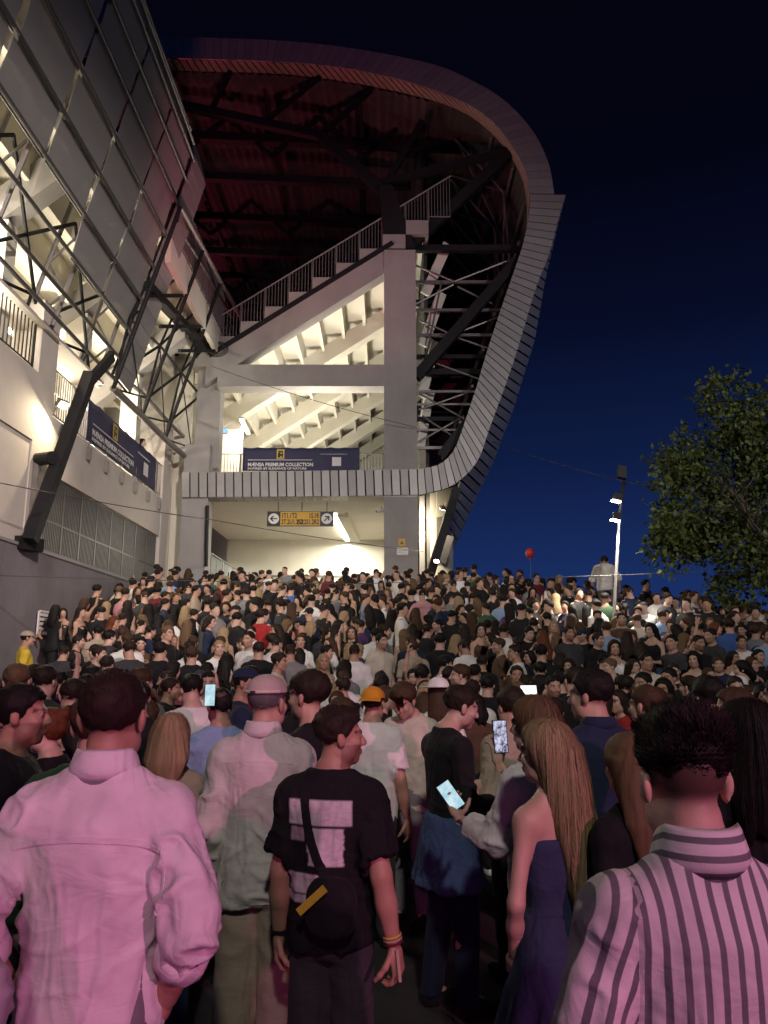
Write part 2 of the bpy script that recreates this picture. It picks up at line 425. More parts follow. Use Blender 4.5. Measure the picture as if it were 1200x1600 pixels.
# inner side of the flank: ribbed sheets and purlins receding
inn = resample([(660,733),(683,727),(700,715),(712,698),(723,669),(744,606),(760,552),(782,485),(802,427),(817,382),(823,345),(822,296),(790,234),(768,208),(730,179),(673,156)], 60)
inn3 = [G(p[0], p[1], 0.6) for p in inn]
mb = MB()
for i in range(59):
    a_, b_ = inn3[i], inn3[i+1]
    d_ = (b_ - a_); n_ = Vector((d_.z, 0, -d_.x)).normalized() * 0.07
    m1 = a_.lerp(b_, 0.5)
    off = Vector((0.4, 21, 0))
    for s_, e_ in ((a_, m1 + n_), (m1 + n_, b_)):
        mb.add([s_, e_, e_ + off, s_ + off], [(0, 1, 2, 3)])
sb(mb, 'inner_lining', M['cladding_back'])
for j in range(10):
    i = 4 + j * 5
    a_ = inn3[i]
    mb = MB().tube(a_ + Vector((-0.15, 0, 0)), a_ + Vector((0.2, 21, 0)), 0.06, 6)
    sb(mb, 'purlin', M['steel_grey'])
for yy in np.arange(1.4, 20, 2.4):
    for j in range(5):
        a_, b_ = inn3[4 + j * 10], inn3[14 + min(j, 4) * 10] if 14 + j * 10 < 60 else inn3[59]
        mb = MB().tube(a_ + Vector((-0.2, yy, 0)), b_ + Vector((-0.2, yy + 2.2, 0)), 0.045, 5)
        mb.tube(a_ + Vector((-0.2, yy + 2.2, 0)), b_ + Vector((-0.2, yy, 0)), 0.045, 5)
        mb.tube(a_ + Vector((-0.25, yy, 0)), b_ + Vector((-0.25, yy, 0)), 0.05, 5)
        sb(mb, 'lattice_brace', M['steel_grey'])
# roof underside: ribbed sheet running back
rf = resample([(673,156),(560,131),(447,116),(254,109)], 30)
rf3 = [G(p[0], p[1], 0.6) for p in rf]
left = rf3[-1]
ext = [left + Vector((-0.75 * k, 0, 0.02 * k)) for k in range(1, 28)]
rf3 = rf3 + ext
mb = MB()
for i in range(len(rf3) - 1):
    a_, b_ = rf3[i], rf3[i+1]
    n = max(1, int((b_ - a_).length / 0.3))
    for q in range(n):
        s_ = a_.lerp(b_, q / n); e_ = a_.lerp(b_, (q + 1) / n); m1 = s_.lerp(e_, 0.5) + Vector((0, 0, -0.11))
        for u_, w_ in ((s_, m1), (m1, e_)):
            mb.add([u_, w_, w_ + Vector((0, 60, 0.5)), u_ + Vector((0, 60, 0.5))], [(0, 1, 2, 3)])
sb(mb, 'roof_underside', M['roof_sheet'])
for yy in (2.5, 8, 13.5, 19, 25, 31, 38):
    mb = MB()
    za = rf3[8].z - 0.9
    mb.beam((rf3[0].x + 2, Y0 + yy, rf3[0].z - 0.6), (rf3[-1].x, Y0 + yy, rf3[-1].z - 0.9), 0.3, 0.35)
    mb.beam((rf3[2].x, Y0 + yy, rf3[0].z - 2.2), (rf3[-1].x, Y0 + yy, rf3[-1].z - 2.6), 0.25, 0.3)
    xx = rf3[2].x; flip = 0
    while xx > -26:
        mb.beam((xx, Y0 + yy, 22.6 - flip * 1.7 + 0.3), (xx - 1.8, Y0 + yy, 22.6 - (1 - flip) * 1.7 + 0.3), 0.15, 0.15)
        xx -= 1.8; flip = 1 - flip
    sb(mb, 'roof_truss', M['steel_dark'])
for xx in (-1, -4.5, -8, -12, -16):
    sb(MB().beam((xx, Y0 + 0.8, 22.3), (xx, Y0 + 55, 22.6), 0.18, 0.25), 'roof_purlin', M['steel_dark'])
# back of the bowl, closing the view between roof and seats
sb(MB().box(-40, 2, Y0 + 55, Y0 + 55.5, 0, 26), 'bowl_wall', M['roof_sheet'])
# roof top sheet
top3 = [G(p[0], p[1], 0.05) for p in resample(up_out, 40)] + [G(232, 57, 0.05) + Vector((-20, 0, 0.6))]
top3 = [top3[-1]] + top3[:-1]
mb = MB()
for i in range(len(top3) - 1):
    mb.add([top3[i], top3[i+1], top3[i+1] + Vector((-1.0, 58, 0)), top3[i] + Vector((-1.0, 58, 0))], [(0, 1, 2, 3)])
sb(mb, 'roof_top', M['cladding_b'])
sb(MB().prism([G(232, 57, 0.03), G(243, 90, 0.03), G(243, 90, 0.03) + Vector((-20, 0, 0.6)), G(232, 57, 0.03) + Vector((-20, 0, 0.6))], (0, 0.06, 0)), 'rim_end', M['cladding_b'])

# bridge railing
yb = Y0 + 0.85
zb = G(500, 738).z - 0.02
for i in range(6):
    x0_, x1_ = -5.75 + i * 0.965, -5.75 + (i + 1) * 0.965
    sb(bar_panel((x0_, yb, zb - 0.35), (x1_ - 0.03, yb, zb - 0.35), 1.22, 9), 'bridge_railing', M['galv'])
# banner on the bridge (text printed on cloth)
def text_mesh(name, body, size, m, parent, loc, rot, sx_=1.0, align='LEFT', bold=0.0, extrude=0.002):
    cu = bpy.data.curves.new(name, 'FONT'); cu.body = body; cu.size = size; cu.align_x = align; cu.extrude = extrude; cu.offset = bold
    cu.resolution_u = 2
    t = bpy.data.objects.new(name, cu)
    dg = bpy.context.evaluated_depsgraph_get()
    COL.objects.link(t)
    me = bpy.data.meshes.new_from_object(t.evaluated_get(bpy.context.evaluated_depsgraph_get()))
    bpy.data.objects.remove(t)
    o = bpy.data.objects.new(name, me); me.materials.clear(); me.materials.append(m)
    o.parent = parent; o.location = loc; o.rotation_euler = rot; o.scale = (sx_, 1, 1)
    COL.objects.link(o)
    return o
def banner(label, loc, rotz, W_, H_, lean=0.0):
    t = thing('banner', label, 'banner', loc); t.rotation_euler = (0, 0, rotz)
    nx, nz = 40, 6; vs = []; fs = []
    for i in range(nx + 1):
        for j in range(nz + 1):
            x = W_ * i / nx; z = H_ * j / nz
            y = -0.012 - 0.012 * math.sin(i * 0.8 + j) * math.sin(j * 0.9) - 0.01 * math.sin(i * 0.23)
            zz = z - (0.025 * abs(math.sin(i * math.pi / 5)) if j == nz else 0)
            vs.append((x, y, zz))
    for i in range(nx):
        for j in range(nz):
            a = i * (nz + 1) + j; fs.append((a, a + nz + 1, a + nz + 2, a + 1))
    mb = MB().add(vs, fs); o = mb.build('cloth', M['navy'], t, True)
    sol = o.modifiers.new('solid', 'SOLIDIFY'); sol.thickness = 0.006
    rx = (R(90), 0, 0); yf = -0.052
    text_mesh('lettering', 'MÆNSA PREMIUM COLLECTION', H_ * 0.205, M['print_white'], t, (W_ * 0.045, yf, H_ * 0.19), rx, (W_ * 0.55) / (H_ * 0.205 * 14.2), bold=0.006)
    text_mesh('lettering', 'INSPIRED BY ELEGANCE OF NATURE', H_ * 0.125, M['print_white'], t, (W_ * 0.045, yf, H_ * 0.05), rx, (W_ * 0.55) / (H_ * 0.125 * 18.0), bold=0.002)
    text_mesh('lettering', 'www.maensapremiumcollection.ro', H_ * 0.075, M['print_white'], t, (W_ * 0.66, yf, H_ * 0.68), rx, 1.05)
    MB().box(W_ * 0.045, W_ * 0.595, yf - 0.002, yf, H_ * 0.44, H_ * 0.465).build('printed_line', M['print_white'], t)
    MB().box(W_ * 0.29, W_ * 0.355, yf - 0.002, yf, H_ * 0.50, H_ * 0.90).build('emblem', M['print_gold'], t)
    mb = MB()
    for dx, dz, w, h in ((0.30,0.55,0.02,0.2),(0.32,0.62,0.025,0.08),(0.303,0.78,0.04,0.06),(0.335,0.54,0.008,0.25),(0.31,0.70,0.012,0.1)):
        mb.box(W_ * dx, W_ * (dx + w), yf - 0.004, yf - 0.0025, H_ * dz, H_ * (dz + h))
    mb.build('emblem_figure', M['sign_black'], t)
    MB().box(W_ * 0.765, W_ * 0.842, yf - 0.002, yf, H_ * 0.20, H_ * 0.57).build('printed_square', M['print_white'], t)
    return t
pa = PY(379, 736, yb - 0.06); pb_ = PY(562, 701, yb - 0.06)
banner('navy advertising banner with white lettering tied to the footbridge railing', (pa.x, yb - 0.06, pa.z), 0, pb_.x - pa.x, pb_.z - pa.z + 0.04)

# ------------------------------------------------------------------ passage under the bridge
ceil_z = G(480, 786).z + 0.35
YB = 33.5
mb = MB().box(-6.9, cR, Y0 + 2.9, YB, ceil_z, ceil_z + 0.3)
sb(mb, 'passage_ceiling', M['concrete_white'])
sb(MB().box(-6.9, cR + 0.5, YB, YB + 0.2, PLAT, ceil_z), 'passage_back_wall', M['concrete_white'])
sb(MB().box(cR - 0.25, cR - 0.05, Y0 + 1.06, YB, PLAT, ceil_z), 'passage_side_wall', M['concrete_white'])
for i in range(5):
    x_ = -5.6 + i * 1.9
    sb(MB().box(x_, x_ + 0.08, YB - 0.06, YB, PLAT, PLAT + 2.9), 'door_frame', M['steel_grey'])
sb(MB().box(-6.0, cR - 0.3, YB - 0.05, YB - 0.001, PLAT + 2.9, PLAT + 2.98), 'door_frame', M['steel_grey'])
# beam with LED strip along the passage ceiling
p0 = PZ(522, 806, ceil_z - 0.02); p1 = PZ(546, 869, ceil_z - 0.02)
p1 = Vector((p0.x * 0.86, YB - 0.6, ceil_z - 0.02)); p0 = Vector((p0.x, Y0 + 3.2, ceil_z - 0.02))
sb(MB().beam(p0 + Vector((0.35, 0, -0.02)), p1 + Vector((0.35, 0, -0.02)), 0.35, 0.3), 'ceiling_beam', M['concrete_white'])
strip = thing('strip_light', 'long bright strip light on the passage ceiling behind the hanging sign', 'light', p0)
nseg = 9
for i in range(nseg):
    a_ = p0.lerp(p1, (i + 0.04) / nseg) - p0; b_ = p0.lerp(p1, (i + 0.96) / nseg) - p0
    MB().beam(a_ + Vector((0, 0, -0.1)), b_ + Vector((0, 0, -0.1)), 0.16, 0.07).build('tube', M['tube_light'], strip)
for i in range(3):
    c_ = p0.lerp(p1, (i + 0.5) / 3) + Vector((0, 0, -0.2))
    l_ = area('passage_strip', c_, c_ + Vector((0.0, 0, -1)), 260, (1.0, 0.94, 0.80), 0.25, 4.0)
# left side rail of the passage: deck edge with glazed railing and little lamps
for i in range(4):
    y_ = Y0 + 1.5 + i * 1.9
    sb(MB().box(-5.85, -5.8, y_, y_ + 1.82, PLAT + 1.55, PLAT + 2.75), 'glass_pane', M['glass'])
    mb = bar_panel((-5.78, y_, PLAT + 1.5), (-5.78, y_ + 1.85, PLAT + 1.5), 1.3, 2)
    sb(mb, 'passage_railing', M['galv'])
sb(MB().box(-6.9, -5.8, Y0 + 1.3, YB - 0.1, PLAT + 0.9, PLAT + 1.5), 'passage_ledge', M['concrete_white'])
gt = MB()
for i in range(9):
    x_ = G(352, 870).x + i * 0.11
    gt.beam((x_, Y0 + 0.6, PLAT), (x_, Y0 + 0.6, PLAT + 2.05), 0.025, 0.025, (0, 1, 0))
gt.beam((G(352, 870).x - 0.05, Y0 + 0.6, PLAT + 1.75), (G(352, 870).x + 0.95, Y0 + 0.6, PLAT + 1.75), 0.04, 0.06)
tag(gt.build('gate', M['steel_dark']), 'small dark barred gate beside the left pillar of the passage', 'gate')
# hanging direction sign
pa, pb_ = PY(417, 822, Y0 + 0.9), PY(521, 799, Y0 + 0.9)
sg = thing('direction_sign', 'black and yellow direction sign with arrows hanging under the footbridge', 'sign', (pa.x, Y0 + 0.9, pa.z))
W_, H_ = pb_.x - pa.x, pb_.z - pa.z
MB().box(0, W_, 0, 0.1, 0, H_).build('board', M['sign_black'], sg)
MB().box(W_ * 0.2, W_ * 0.8, -0.008, -0.002, H_ * 0.04, H_ * 0.96).build('yellow_field', M['sign_yellow'], sg)
for tx, x_, z_, al in (('1T1.1T2', 0.215, 0.55, 'LEFT'), ('2T.2U1.2U2', 0.215, 0.13, 'LEFT'), ('1S.1R', 0.785, 0.55, 'RIGHT'), ('2S2.2S1.2R2', 0.785, 0.13, 'RIGHT')):
    text_mesh('lettering', tx, H_ * 0.46, M['sign_black'], sg, (W_ * x_, -0.011, H_ * z_), (R(90), 0, 0), 0.66, al, bold=0.006)
for cx, ang in ((0.1, 180), (0.9, 45)):
    mb = MB(); ring = []
    for k in range(24):
        t = 2 * math.pi * k / 24; ring.append((W_ * cx + math.cos(t) * H_ * 0.36, -0.004, H_ * 0.5 + math.sin(t) * H_ * 0.36))
    mb.prism(ring, (0, -0.004, 0)).build('arrow_disc', M['print_white'], sg)
    ca, sa = math.cos(R(ang)), math.sin(R(ang))
    shape = [(-0.24, -0.035), (0.1, -0.035), (-0.02, -0.16), (0.06, -0.2), (0.26, 0.0), (0.06, 0.2), (-0.02, 0.16), (0.1, 0.035), (-0.24, 0.035)]
    mb = MB().prism([(W_ * cx + (x * ca - y * sa) * H_, -0.010, H_ * 0.5 + (x * sa + y * ca) * H_) for x, y in shape], (0, -0.004, 0))
    mb.build('arrow', M['sign_black'], sg)
for fx in (0.16, 0.52, 0.9):
    MB().tube((W_ * fx, 0.05, H_), (W_ * fx, 0.05, G(480, 786).z - pa.z + 0.3), 0.012, 6).build('hanger', M['steel_dark'], sg)
# small signs on the column
pw = G(628, 847)
wsn = thing('warning_sign', 'small yellow warning sign on the column face above the paper notice', 'sign', (pw.x, Y0 + 0.085, pw.z))
MB().box(-0.11, 0.11, -0.012, 0, -0.12, 0.12).build('plate', M['sign_yellow'], wsn)
MB().prism([(-0.06, -0.014, -0.06), (0.06, -0.014, -0.06), (0.0, -0.014, 0.07)], (0, -0.003, 0)).build('symbol', M['sign_black'], wsn)
pw = G(629, 861)
nt_ = thing('notice', 'white paper notice fixed on the column face', 'notice', (pw.x, Y0 + 0.085, pw.z))
MB().box(-0.18, 0.18, -0.01, 0, -0.12, 0.12).build('sheet', M['print_white'], nt_)
MB().box(-0.14, 0.14, -0.012, -0.011, 0.02, 0.035).box(-0.14, 0.1, -0.012, -0.011, -0.03, -0.018).build('printed_line', M['steel_grey'], nt_)
pw = G(596, 794)
cc = thing('security_camera', 'white security camera hanging at the bridge end beside the column', 'camera', (pw.x, Y0 + 0.5, pw.z))
MB().tube((0, 0, 0.16), (0, 0, 0.05), 0.02).build('bracket', M['galv'], cc)
MB().tube((-0.16, -0.06, -0.02), (0.08, 0.04, 0.05), 0.055, 10).build('housing', M['print_white'], cc)
MB().tube((-0.175, -0.066, -0.024), (-0.155, -0.058, -0.018), 0.04, 10).build('lens', M['sign_black'], cc)

# =================================================================== LEFT WING
XW = -6.95
wing = thing('stadium_wing', 'lit stadium wing with grey screen panels, concrete gallery and steel frame', 'stadium', (XW, 16, 0))
def wb(mb, name, m, smooth=False):
    return put(mb.build(name, m, None, smooth), wing)
Z_W, Z_B0, Z_B1 = 4.05, 5.75, 6.95
# retaining wall under the gallery
rw = thing('retaining_wall', 'dark grey rendered wall rising left of the crowd', 'wall', (XW, 16, 0))
put(MB().box(XW - 0.3, XW + 0.05, 6, 23.4, -0.05, Z_W).build('wall_face', M['retaining']), rw)
put(MB().box(XW - 0.34, XW + 0.08, 6, 23.42, Z_W + 0.002, Z_W + 0.06).build('coping', M['concrete']), rw)
vt = PXx(68, 975, XW + 0.06)
vent = thing('wall_vent', 'white louvred vent grille in the grey wall', 'vent', (XW + 0.055, vt.y, vt.z))
MB().box(0, 0.03, -0.33, 0.33, -0.21, 0.21).build('backing', M['sign_black'], vent)
for i in range(5):
    z_ = -0.18 + i * 0.09
    MB().prism([(0.032, -0.3, z_ - 0.022), (0.032, 0.3, z_ - 0.022), (0.032, 0.3, z_ + 0.03), (0.032, -0.3, z_ + 0.03)], (0.03, 0, -0.015)).build('slat', M['print_white'], vent)
MB().box(0.031, 0.06, -0.36, -0.302, -0.24, 0.24).box(0.031, 0.06, 0.302, 0.36, -0.24, 0.24).box(0.031, 0.06, -0.3, 0.3, 0.222, 0.26).build('frame', M['print_white'], vent)
# gallery floors, band, posts
wb(MB().box(XW - 8, XW - 0.35, 6, 24.2, Z_W - 0.3, Z_W - 0.02), 'gallery_floor', M['concrete_pale'])
wb(MB().box(XW - 0.3, XW, 15.4, 24.3, Z_B0, Z_B1), 'gallery_band', M['concrete_pale'])
wb(MB().box(XW - 0.28, XW + 0.01, 6, 14.6, 6.2, 7.6), 'gallery_band', M['concrete_pale'])
wb(MB().box(XW - 8, XW - 0.31, 6, 24.3, Z_B1 - 0.3, Z_B1 - 0.03), 'gallery_floor', M['concrete_pale'])
wb(MB().box(XW - 0.6, XW + 0.003, 14.6, 15.39, Z_W + 0.07, 9.2), 'pier', M['concrete_pale'])
wb(MB().box(XW - 0.55, XW + 0.02, 23.45, 24.2, PLAT - 0.1, 9.4), 'pier', M['concrete_pale'])
wb(MB().box(G(282, 800).x, G(322, 800).x, Y0 + 0.12, Y0 + 0.9, PLAT, 8.9), 'pier', M['concrete'])
wb(MB().box(G(300, 650).x, G(338, 650).x, Y0 + 0.5, Y0 + 1.1, 8.2, 12.5), 'pier', M['concrete'])
wb(MB().tube(G(322, 885, -0.03), G(324, 790, -0.03), 0.06, 8), 'drain_pipe', M['steel_dark'])
wb(MB().box(XW - 5.2, XW - 5.0, 6, 30, 0, 16), 'inner_wall', M['concrete_white'])
wb(MB().box(XW - 5.2, XW - 0.1, 24.6, 24.9, PLAT, 9.0), 'inner_wall', M['concrete_white'])
wb(MB().box(XW - 5.2, XW + 0.7, 26.6, 26.8, 9.0, 13.0), 'inner_wall', M['concrete_white'])
wb(MB().box(XW - 0.15, G(284, 700).x, 25.0, 25.2, PLAT, 13.0), 'inner_wall', M['concrete_white'])
wb(MB().box(XW - 3.2, XW - 2.9, 16.0, 19.4, Z_W, Z_B0 + 0.8), 'inner_wall', M['concrete'])
wb(MB().box(XW - 0.3, XW - 0.02, 6, 14.59, Z_W + 0.07, 6.18), 'lower_front', M['concrete_pale'])
wb(MB().box(XW - 0.019, XW + 0.015, 11.2, 13.2, Z_W + 0.1, 5.6), 'door_recess', M['concrete'])
# barred fence of the lower gallery
ys = [15.5 + i * (23.4 - 15.5) / 8 for i in range(9)]
for i in range(8):
    mb = MB(); nb = 12
    for j in range(nb + 1):
        y_ = ys[i] + (ys[i+1] - ys[i]) * j / nb
        w_ = 0.06 if j == 0 else 0.030
        mb.beam((XW - 0.1, y_, Z_W + 0.06), (XW - 0.1, y_, Z_B0 - 0.02), w_, w_, (0, 1, 0))
    mb.beam((XW - 0.1, ys[i], Z_W + 0.75), (XW - 0.1, ys[i+1], Z_W + 0.75), 0.04, 0.04)
    mb.beam((XW - 0.1, ys[i], Z_W + 0.12), (XW - 0.1, ys[i+1], Z_W + 0.12), 0.04, 0.04)
    wb(mb, 'fence_panel', M['mullion'])
# gallery railing above the band
ys = [15.45 + i * (24.0 - 15.45) / 8 for i in range(9)]
for i in range(8):
    wb(bar_panel((XW - 0.05, ys[i], Z_B1), (XW - 0.05, ys[i+1] - 0.02, Z_B1), 1.05, 9), 'gallery_railing', M['rail'])
wb(bar_panel((XW - 0.05, 10.5, 7.6), (XW - 0.05, 14.4, 7.6), 1.15, 26), 'gallery_railing', M['steel_dark'])
for i in range(7):
    y_ = 16.2 + i * 1.15
    mb = MB().box(XW + 0.005, XW + 0.1, y_ - 0.05, y_ + 0.05, Z_B1 - 0.42, Z_B1 - 0.12).beam((XW + 0.03, y_, Z_B1 - 0.12), (XW + 0.03, y_, Z_B1 + 0.3), 0.02, 0.02, (0, 1, 0))
    wl_ = put(mb.build('wall_lamp_box', M['galv']), wing)
b0 = PXx(132, 705, XW + 0.03); b1 = PXx(240, 780, XW + 0.03)
bn = banner('navy advertising banner with white lettering hung along the left gallery railing', (XW + 0.03, b0.y, Z_B1 + 0.03), R(90), b1.y - b0.y, 1.0)

# sloping beams and seating above the gallery
for yy in (9.5, 13.6, 17.7, 21.8):
    wb(MB().prism([(XW - 5, yy, 6.6), (XW + 0.9, yy, 11.6), (XW + 0.9, yy, 12.4), (XW - 5, yy, 7.4)], (0, 0.45, 0)), 'raker_beam', M['concrete'])
    wb(MB().box(XW - 0.9, XW - 0.4, yy + 0.02, yy + 0.43, Z_B1, 10.4), 'column', M['concrete_white'])
for k in range(8):
    x_ = XW - 4.6 + k * 0.74; z_ = 7.8 + k * 0.63
    wb(MB().box(x_, x_ + 0.1, 7, 24.2, z_ - 0.35, z_ + 0.63).box(x_ + 0.1, x_ + 0.74, 7, 24.2, z_ + 0.5, z_ + 0.628), 'seating_unit', M['concrete_white'])
wb(MB().box(XW + 1.25, XW + 1.4, 18.3, 24.6, 12.1, 13.0), 'upper_parapet', M['concrete_white'])
for i in range(8):
    y_ = 18.3 + i * 0.8
    wb(bar_panel((XW + 1.42, y_, 12.95), (XW + 1.42, y_ + 0.78, 12.95), 1.5, 8), 'upper_railing', M['rail'])

# steel frame of the screen: chords and ribs
def prof(t):                       # screen profile in x-z, t 0 bottom .. 1 top
    pts = [(-6.75, 8.75), (-6.35, 10.2), (-5.85, 12.0), (-5.35, 13.8), (-5.02, 15.0), (-5.25, 15.9)]
    u = t * (len(pts) - 1); i = min(int(u), len(pts) - 2); f = u - i
    return pts[i][0] * (1 - f) + pts[i+1][0] * f, pts[i][1] * (1 - f) + pts[i+1][1] * f
YE = 18.0
lev = [0.0, 0.07, 0.17, 0.27, 0.37, 0.47, 0.57, 0.67, 0.77, 0.87, 0.96]
for t in lev:
    x_, z_ = prof(t)
    wb(MB().tube((x_ + 0.09, 5.0, z_), (x_ + 0.09, YE - 0.05, z_), 0.042, 8), 'mullion', M['mullion'])
def screen_mat():
    m = bpy.data.materials.new('screen_mesh'); m.use_nodes = True
    N, L = m.node_tree.nodes, m.node_tree.links
    b = N['Principled BSDF']; b.inputs['Base Color'].default_value = (0.37, 0.345, 0.34, 1); b.inputs['Roughness'].default_value = 0.6
    b.inputs['Metallic'].default_value = 0.3
    tr = N.new('ShaderNodeBsdfTransparent'); tr.inputs[0].default_value = (0.9, 0.88, 0.85, 1)
    mx = N.new('ShaderNodeMixShader'); mx.inputs[0].default_value = 0.72
    L.new(tr.outputs[0], mx.inputs[1]); L.new(b.outputs[0], mx.inputs[2])
    L.new(mx.outputs[0], N['Material Output'].inputs['Surface'])
    tc = N.new('ShaderNodeTexCoord'); nz = N.new('ShaderNodeTexNoise'); nz.inputs['Scale'].default_value = 1.2; nz.inputs['Detail'].default_value = 5
    L.new(tc.outputs['Object'], nz.inputs['Vector'])
    mr = N.new('ShaderNodeMapRange'); mr.inputs[3].default_value = 0.74; mr.inputs[4].default_value = 0.93
    L.new(nz.outputs['Fac'], mr.inputs[0]); L.new(mr.outputs[0], mx.inputs[0])
    return m
M['screen'] = screen_mat()
cols = [5.0 + 1.85 * i for i in range(8)]; cols[-1] = YE - 0.1
for ci_ in range(len(cols) - 1):
    for r_ in range(2, len(lev) - 1):
        if r_ == 2 and ci_ < 5: continue
        xa, za = prof(lev[r_]); xb, zb_ = prof(lev[r_ + 1])
        y0_, y1_ = cols[ci_], cols[ci_ + 1]
        j = rnd.uniform
        q = [(xa, y0_ + j(0.03, 0.16), za), (xa, y1_ - j(0.0, 0.06), za), (xb, y1_ - j(0.03, 0.16), zb_ - 0.01), (xb, y0_ + j(0.0, 0.05), zb_ - 0.01)]
        wb(MB().prism(q, (-0.015, 0, 0.003)), 'screen_panel', M['screen'])
# top fold of the screen
xa, za = prof(lev[-1]); xb, zb_ = prof(1.0)
wb(MB().prism([(xa, 5, za), (xa, YE, za), (xb, YE, zb_), (xb, 5, zb_)], (-0.02, 0, 0)), 'screen_top', M['cladding'])
wb(MB().tube((xb, 5, zb_), (xb, YE, zb_), 0.04), 'top_rail', M['steel_grey'])
# end trim panels
tA = [Vector((prof(t)[0] + 0.05, YE, prof(t)[1])) for t in np.linspace(0.02, 1.0, 20)]
tB = [Vector((prof(t)[0] - 0.15 + 0.25, YE + 1.05, prof(t)[1] - 0.1)) for t in np.linspace(0.02, 1.0, 20)]
for i in range(19):
    a0, a1, b0_, b1_ = tA[i], tA[i+1], tB[i], tB[i+1]
    g = 0.012
    wb(MB().prism([a0 + (a1-a0)*g, a1 - (a1-a0)*g*2, b1_ - (b1_-b0_)*g*2, b0_ + (b0_-b0_)], (-0.04, 0, 0)), 'trim_panel', M['cladding'] if i % 2 else M['cladding_b'])
wb(MB().prism([tA[0] + Vector((-0.1, 0, 0))] + [t_ + Vector((-0.1, 0.02, 0)) for t_ in tA[1:]] + [t_ + Vector((-0.1, 0, 0)) for t_ in tB[::-1]], (-0.02, 0, 0)), 'trim_backing', M['joint'])
# ribs behind the screen
for yy in (6.5, 9.3, 12.1, 14.9, 17.6):
    mb = MB()
    for t0 in range(10):
        (x0_, z0_), (x1_, z1_) = prof(t0 / 10), prof((t0 + 1) / 10)
        mb.tube((x0_ - 0.15, yy, z0_), (x1_ - 0.15, yy, z1_), 0.05, 6)
        mb.tube((x0_ - 0.75, yy, z0_), (x1_ - 0.75, yy, z1_), 0.05, 6)
        if t0 % 2: mb.tube((x0_ - 0.15, yy, z0_), (x1_ - 0.75, yy, z1_), 0.03, 5)
        else: mb.tube((x0_ - 0.75, yy, z0_), (x1_ - 0.15, yy, z1_), 0.03, 5)
    wb(mb, 'frame_rib', M['steel_grey'])
for yy in (6.5, 9.3, 12.1, 14.9):
    mb = MB()
    for t0, t1 in ((0.02, 0.3), (0.3, 0.02)):
        (x0_, z0_), (x1_, z1_) = prof(t0), prof(t1)
        mb.tube((x0_ - 0.5, yy, z0_), (x1_ - 0.5, yy + 2.8, z1_), 0.04, 6)
    (x0_, z0_), (x1_, z1_) = prof(0.0), prof(0.1)
    mb.tube((x0_ - 0.8, yy, z0_), (x0_ - 0.8, yy + 2.8, z0_), 0.05, 6)
    mb.tube((x0_ - 0.8, yy, z0_), (x0_ + 0.05, yy + 1.4, z0_), 0.035, 6); mb.tube((x0_ + 0.05, yy + 1.4, z0_), (x0_ - 0.8, yy + 2.8, z0_), 0.035, 6)
    wb(mb, 'frame_brace', M['steel_dark'])
wb(MB().box(-7.6, -6.85, 8, YE - 0.2, 8.55, 8.62), 'service_walkway', M['concrete_pale'])
# bare lattice between the screen and the stand
TOP = [PXx(282, 323, -5.2), PXx(318, 389, -5.2), PXx(345, 441, -5.2), PXx(377, 497, -5.2)]
TOP2 = [PXx(276, 352, -5.5), PXx(310, 405, -5.5), PXx(338, 455, -5.5), PXx(363, 497, -5.5)]
BOT = [PXx(177, 607, -6.5), PXx(222, 650, -6.5), PXx(258, 686, -6.5), PXx(302, 725, -6.5)]
BOT2 = [PXx(184, 582, -6.8), PXx(230, 622, -6.8), PXx(264, 660, -6.8), PXx(307, 702, -6.8)]
MID = [PXx(202, 498, -6.3), PXx(250, 540, -6.3), PXx(283, 582, -6.3), PXx(313, 618, -6.3)]
for nm, ch, r_ in (('chord', TOP, 0.07), ('chord', TOP2, 0.05), ('chord', BOT, 0.09), ('chord', BOT2, 0.06)):
    mb = MB()
    for i in range(3): mb.tube(ch[i], ch[i+1], r_, 8)
    wb(mb, nm, M['steel_grey'])
for i in range(4):
    wb(MB().tube(TOP[i], BOT[i], 0.055, 8), 'frame_rib', M['steel_dark'])
    mb = MB().tube(TOP2[i], MID[i], 0.035, 6).tube(MID[i], BOT2[i], 0.035, 6).tube(BOT[i], BOT2[i], 0.035, 6).tube(TOP[i], TOP2[i], 0.035, 6).tube(MID[i], BOT[i], 0.035, 6)
    wb(mb, 'frame_brace', M['steel_dark'])
    if i < 3:
        mb = MB().tube(MID[i], MID[i+1], 0.04, 6).tube(BOT2[i], MID[i+1], 0.04, 6).tube(TOP2[i+1], MID[i], 0.035, 6).tube(BOT[i], BOT2[i+1], 0.03, 6).tube(TOP[i], TOP2[i+1], 0.03, 6).tube(BOT[i+1], MID[i], 0.02, 5)
        wb(mb, 'frame_brace', M['steel_dark'])
wb(MB().beam(PXx(228, 445, -6.0), PXx(325, 550, -6.0), 0.28, 0.2), 'cable_tray', M['steel_dark'])
for a_, b_ in (((232,462),(285,462)),((250,510),(322,510)),((280,548),(335,548))):
    wb(MB().beam(PXx(*a_, -6.0), PXx(*b_, -5.6), 0.08, 0.1), 'bracket', M['steel_dark'])
mb = MB()
for k in range(5):
    r0 = 0.28 + 0.05 * k
    c0 = PXx(338, 545, -5.6)
    mb.path([c0 + Vector((math.cos(t) * r0, k * 0.03, math.sin(t) * r0 * 0.7)) for t in np.linspace(0, 6.28, 18)], 0.018, 5)
wb(mb, 'cable_coil', M['cable'])
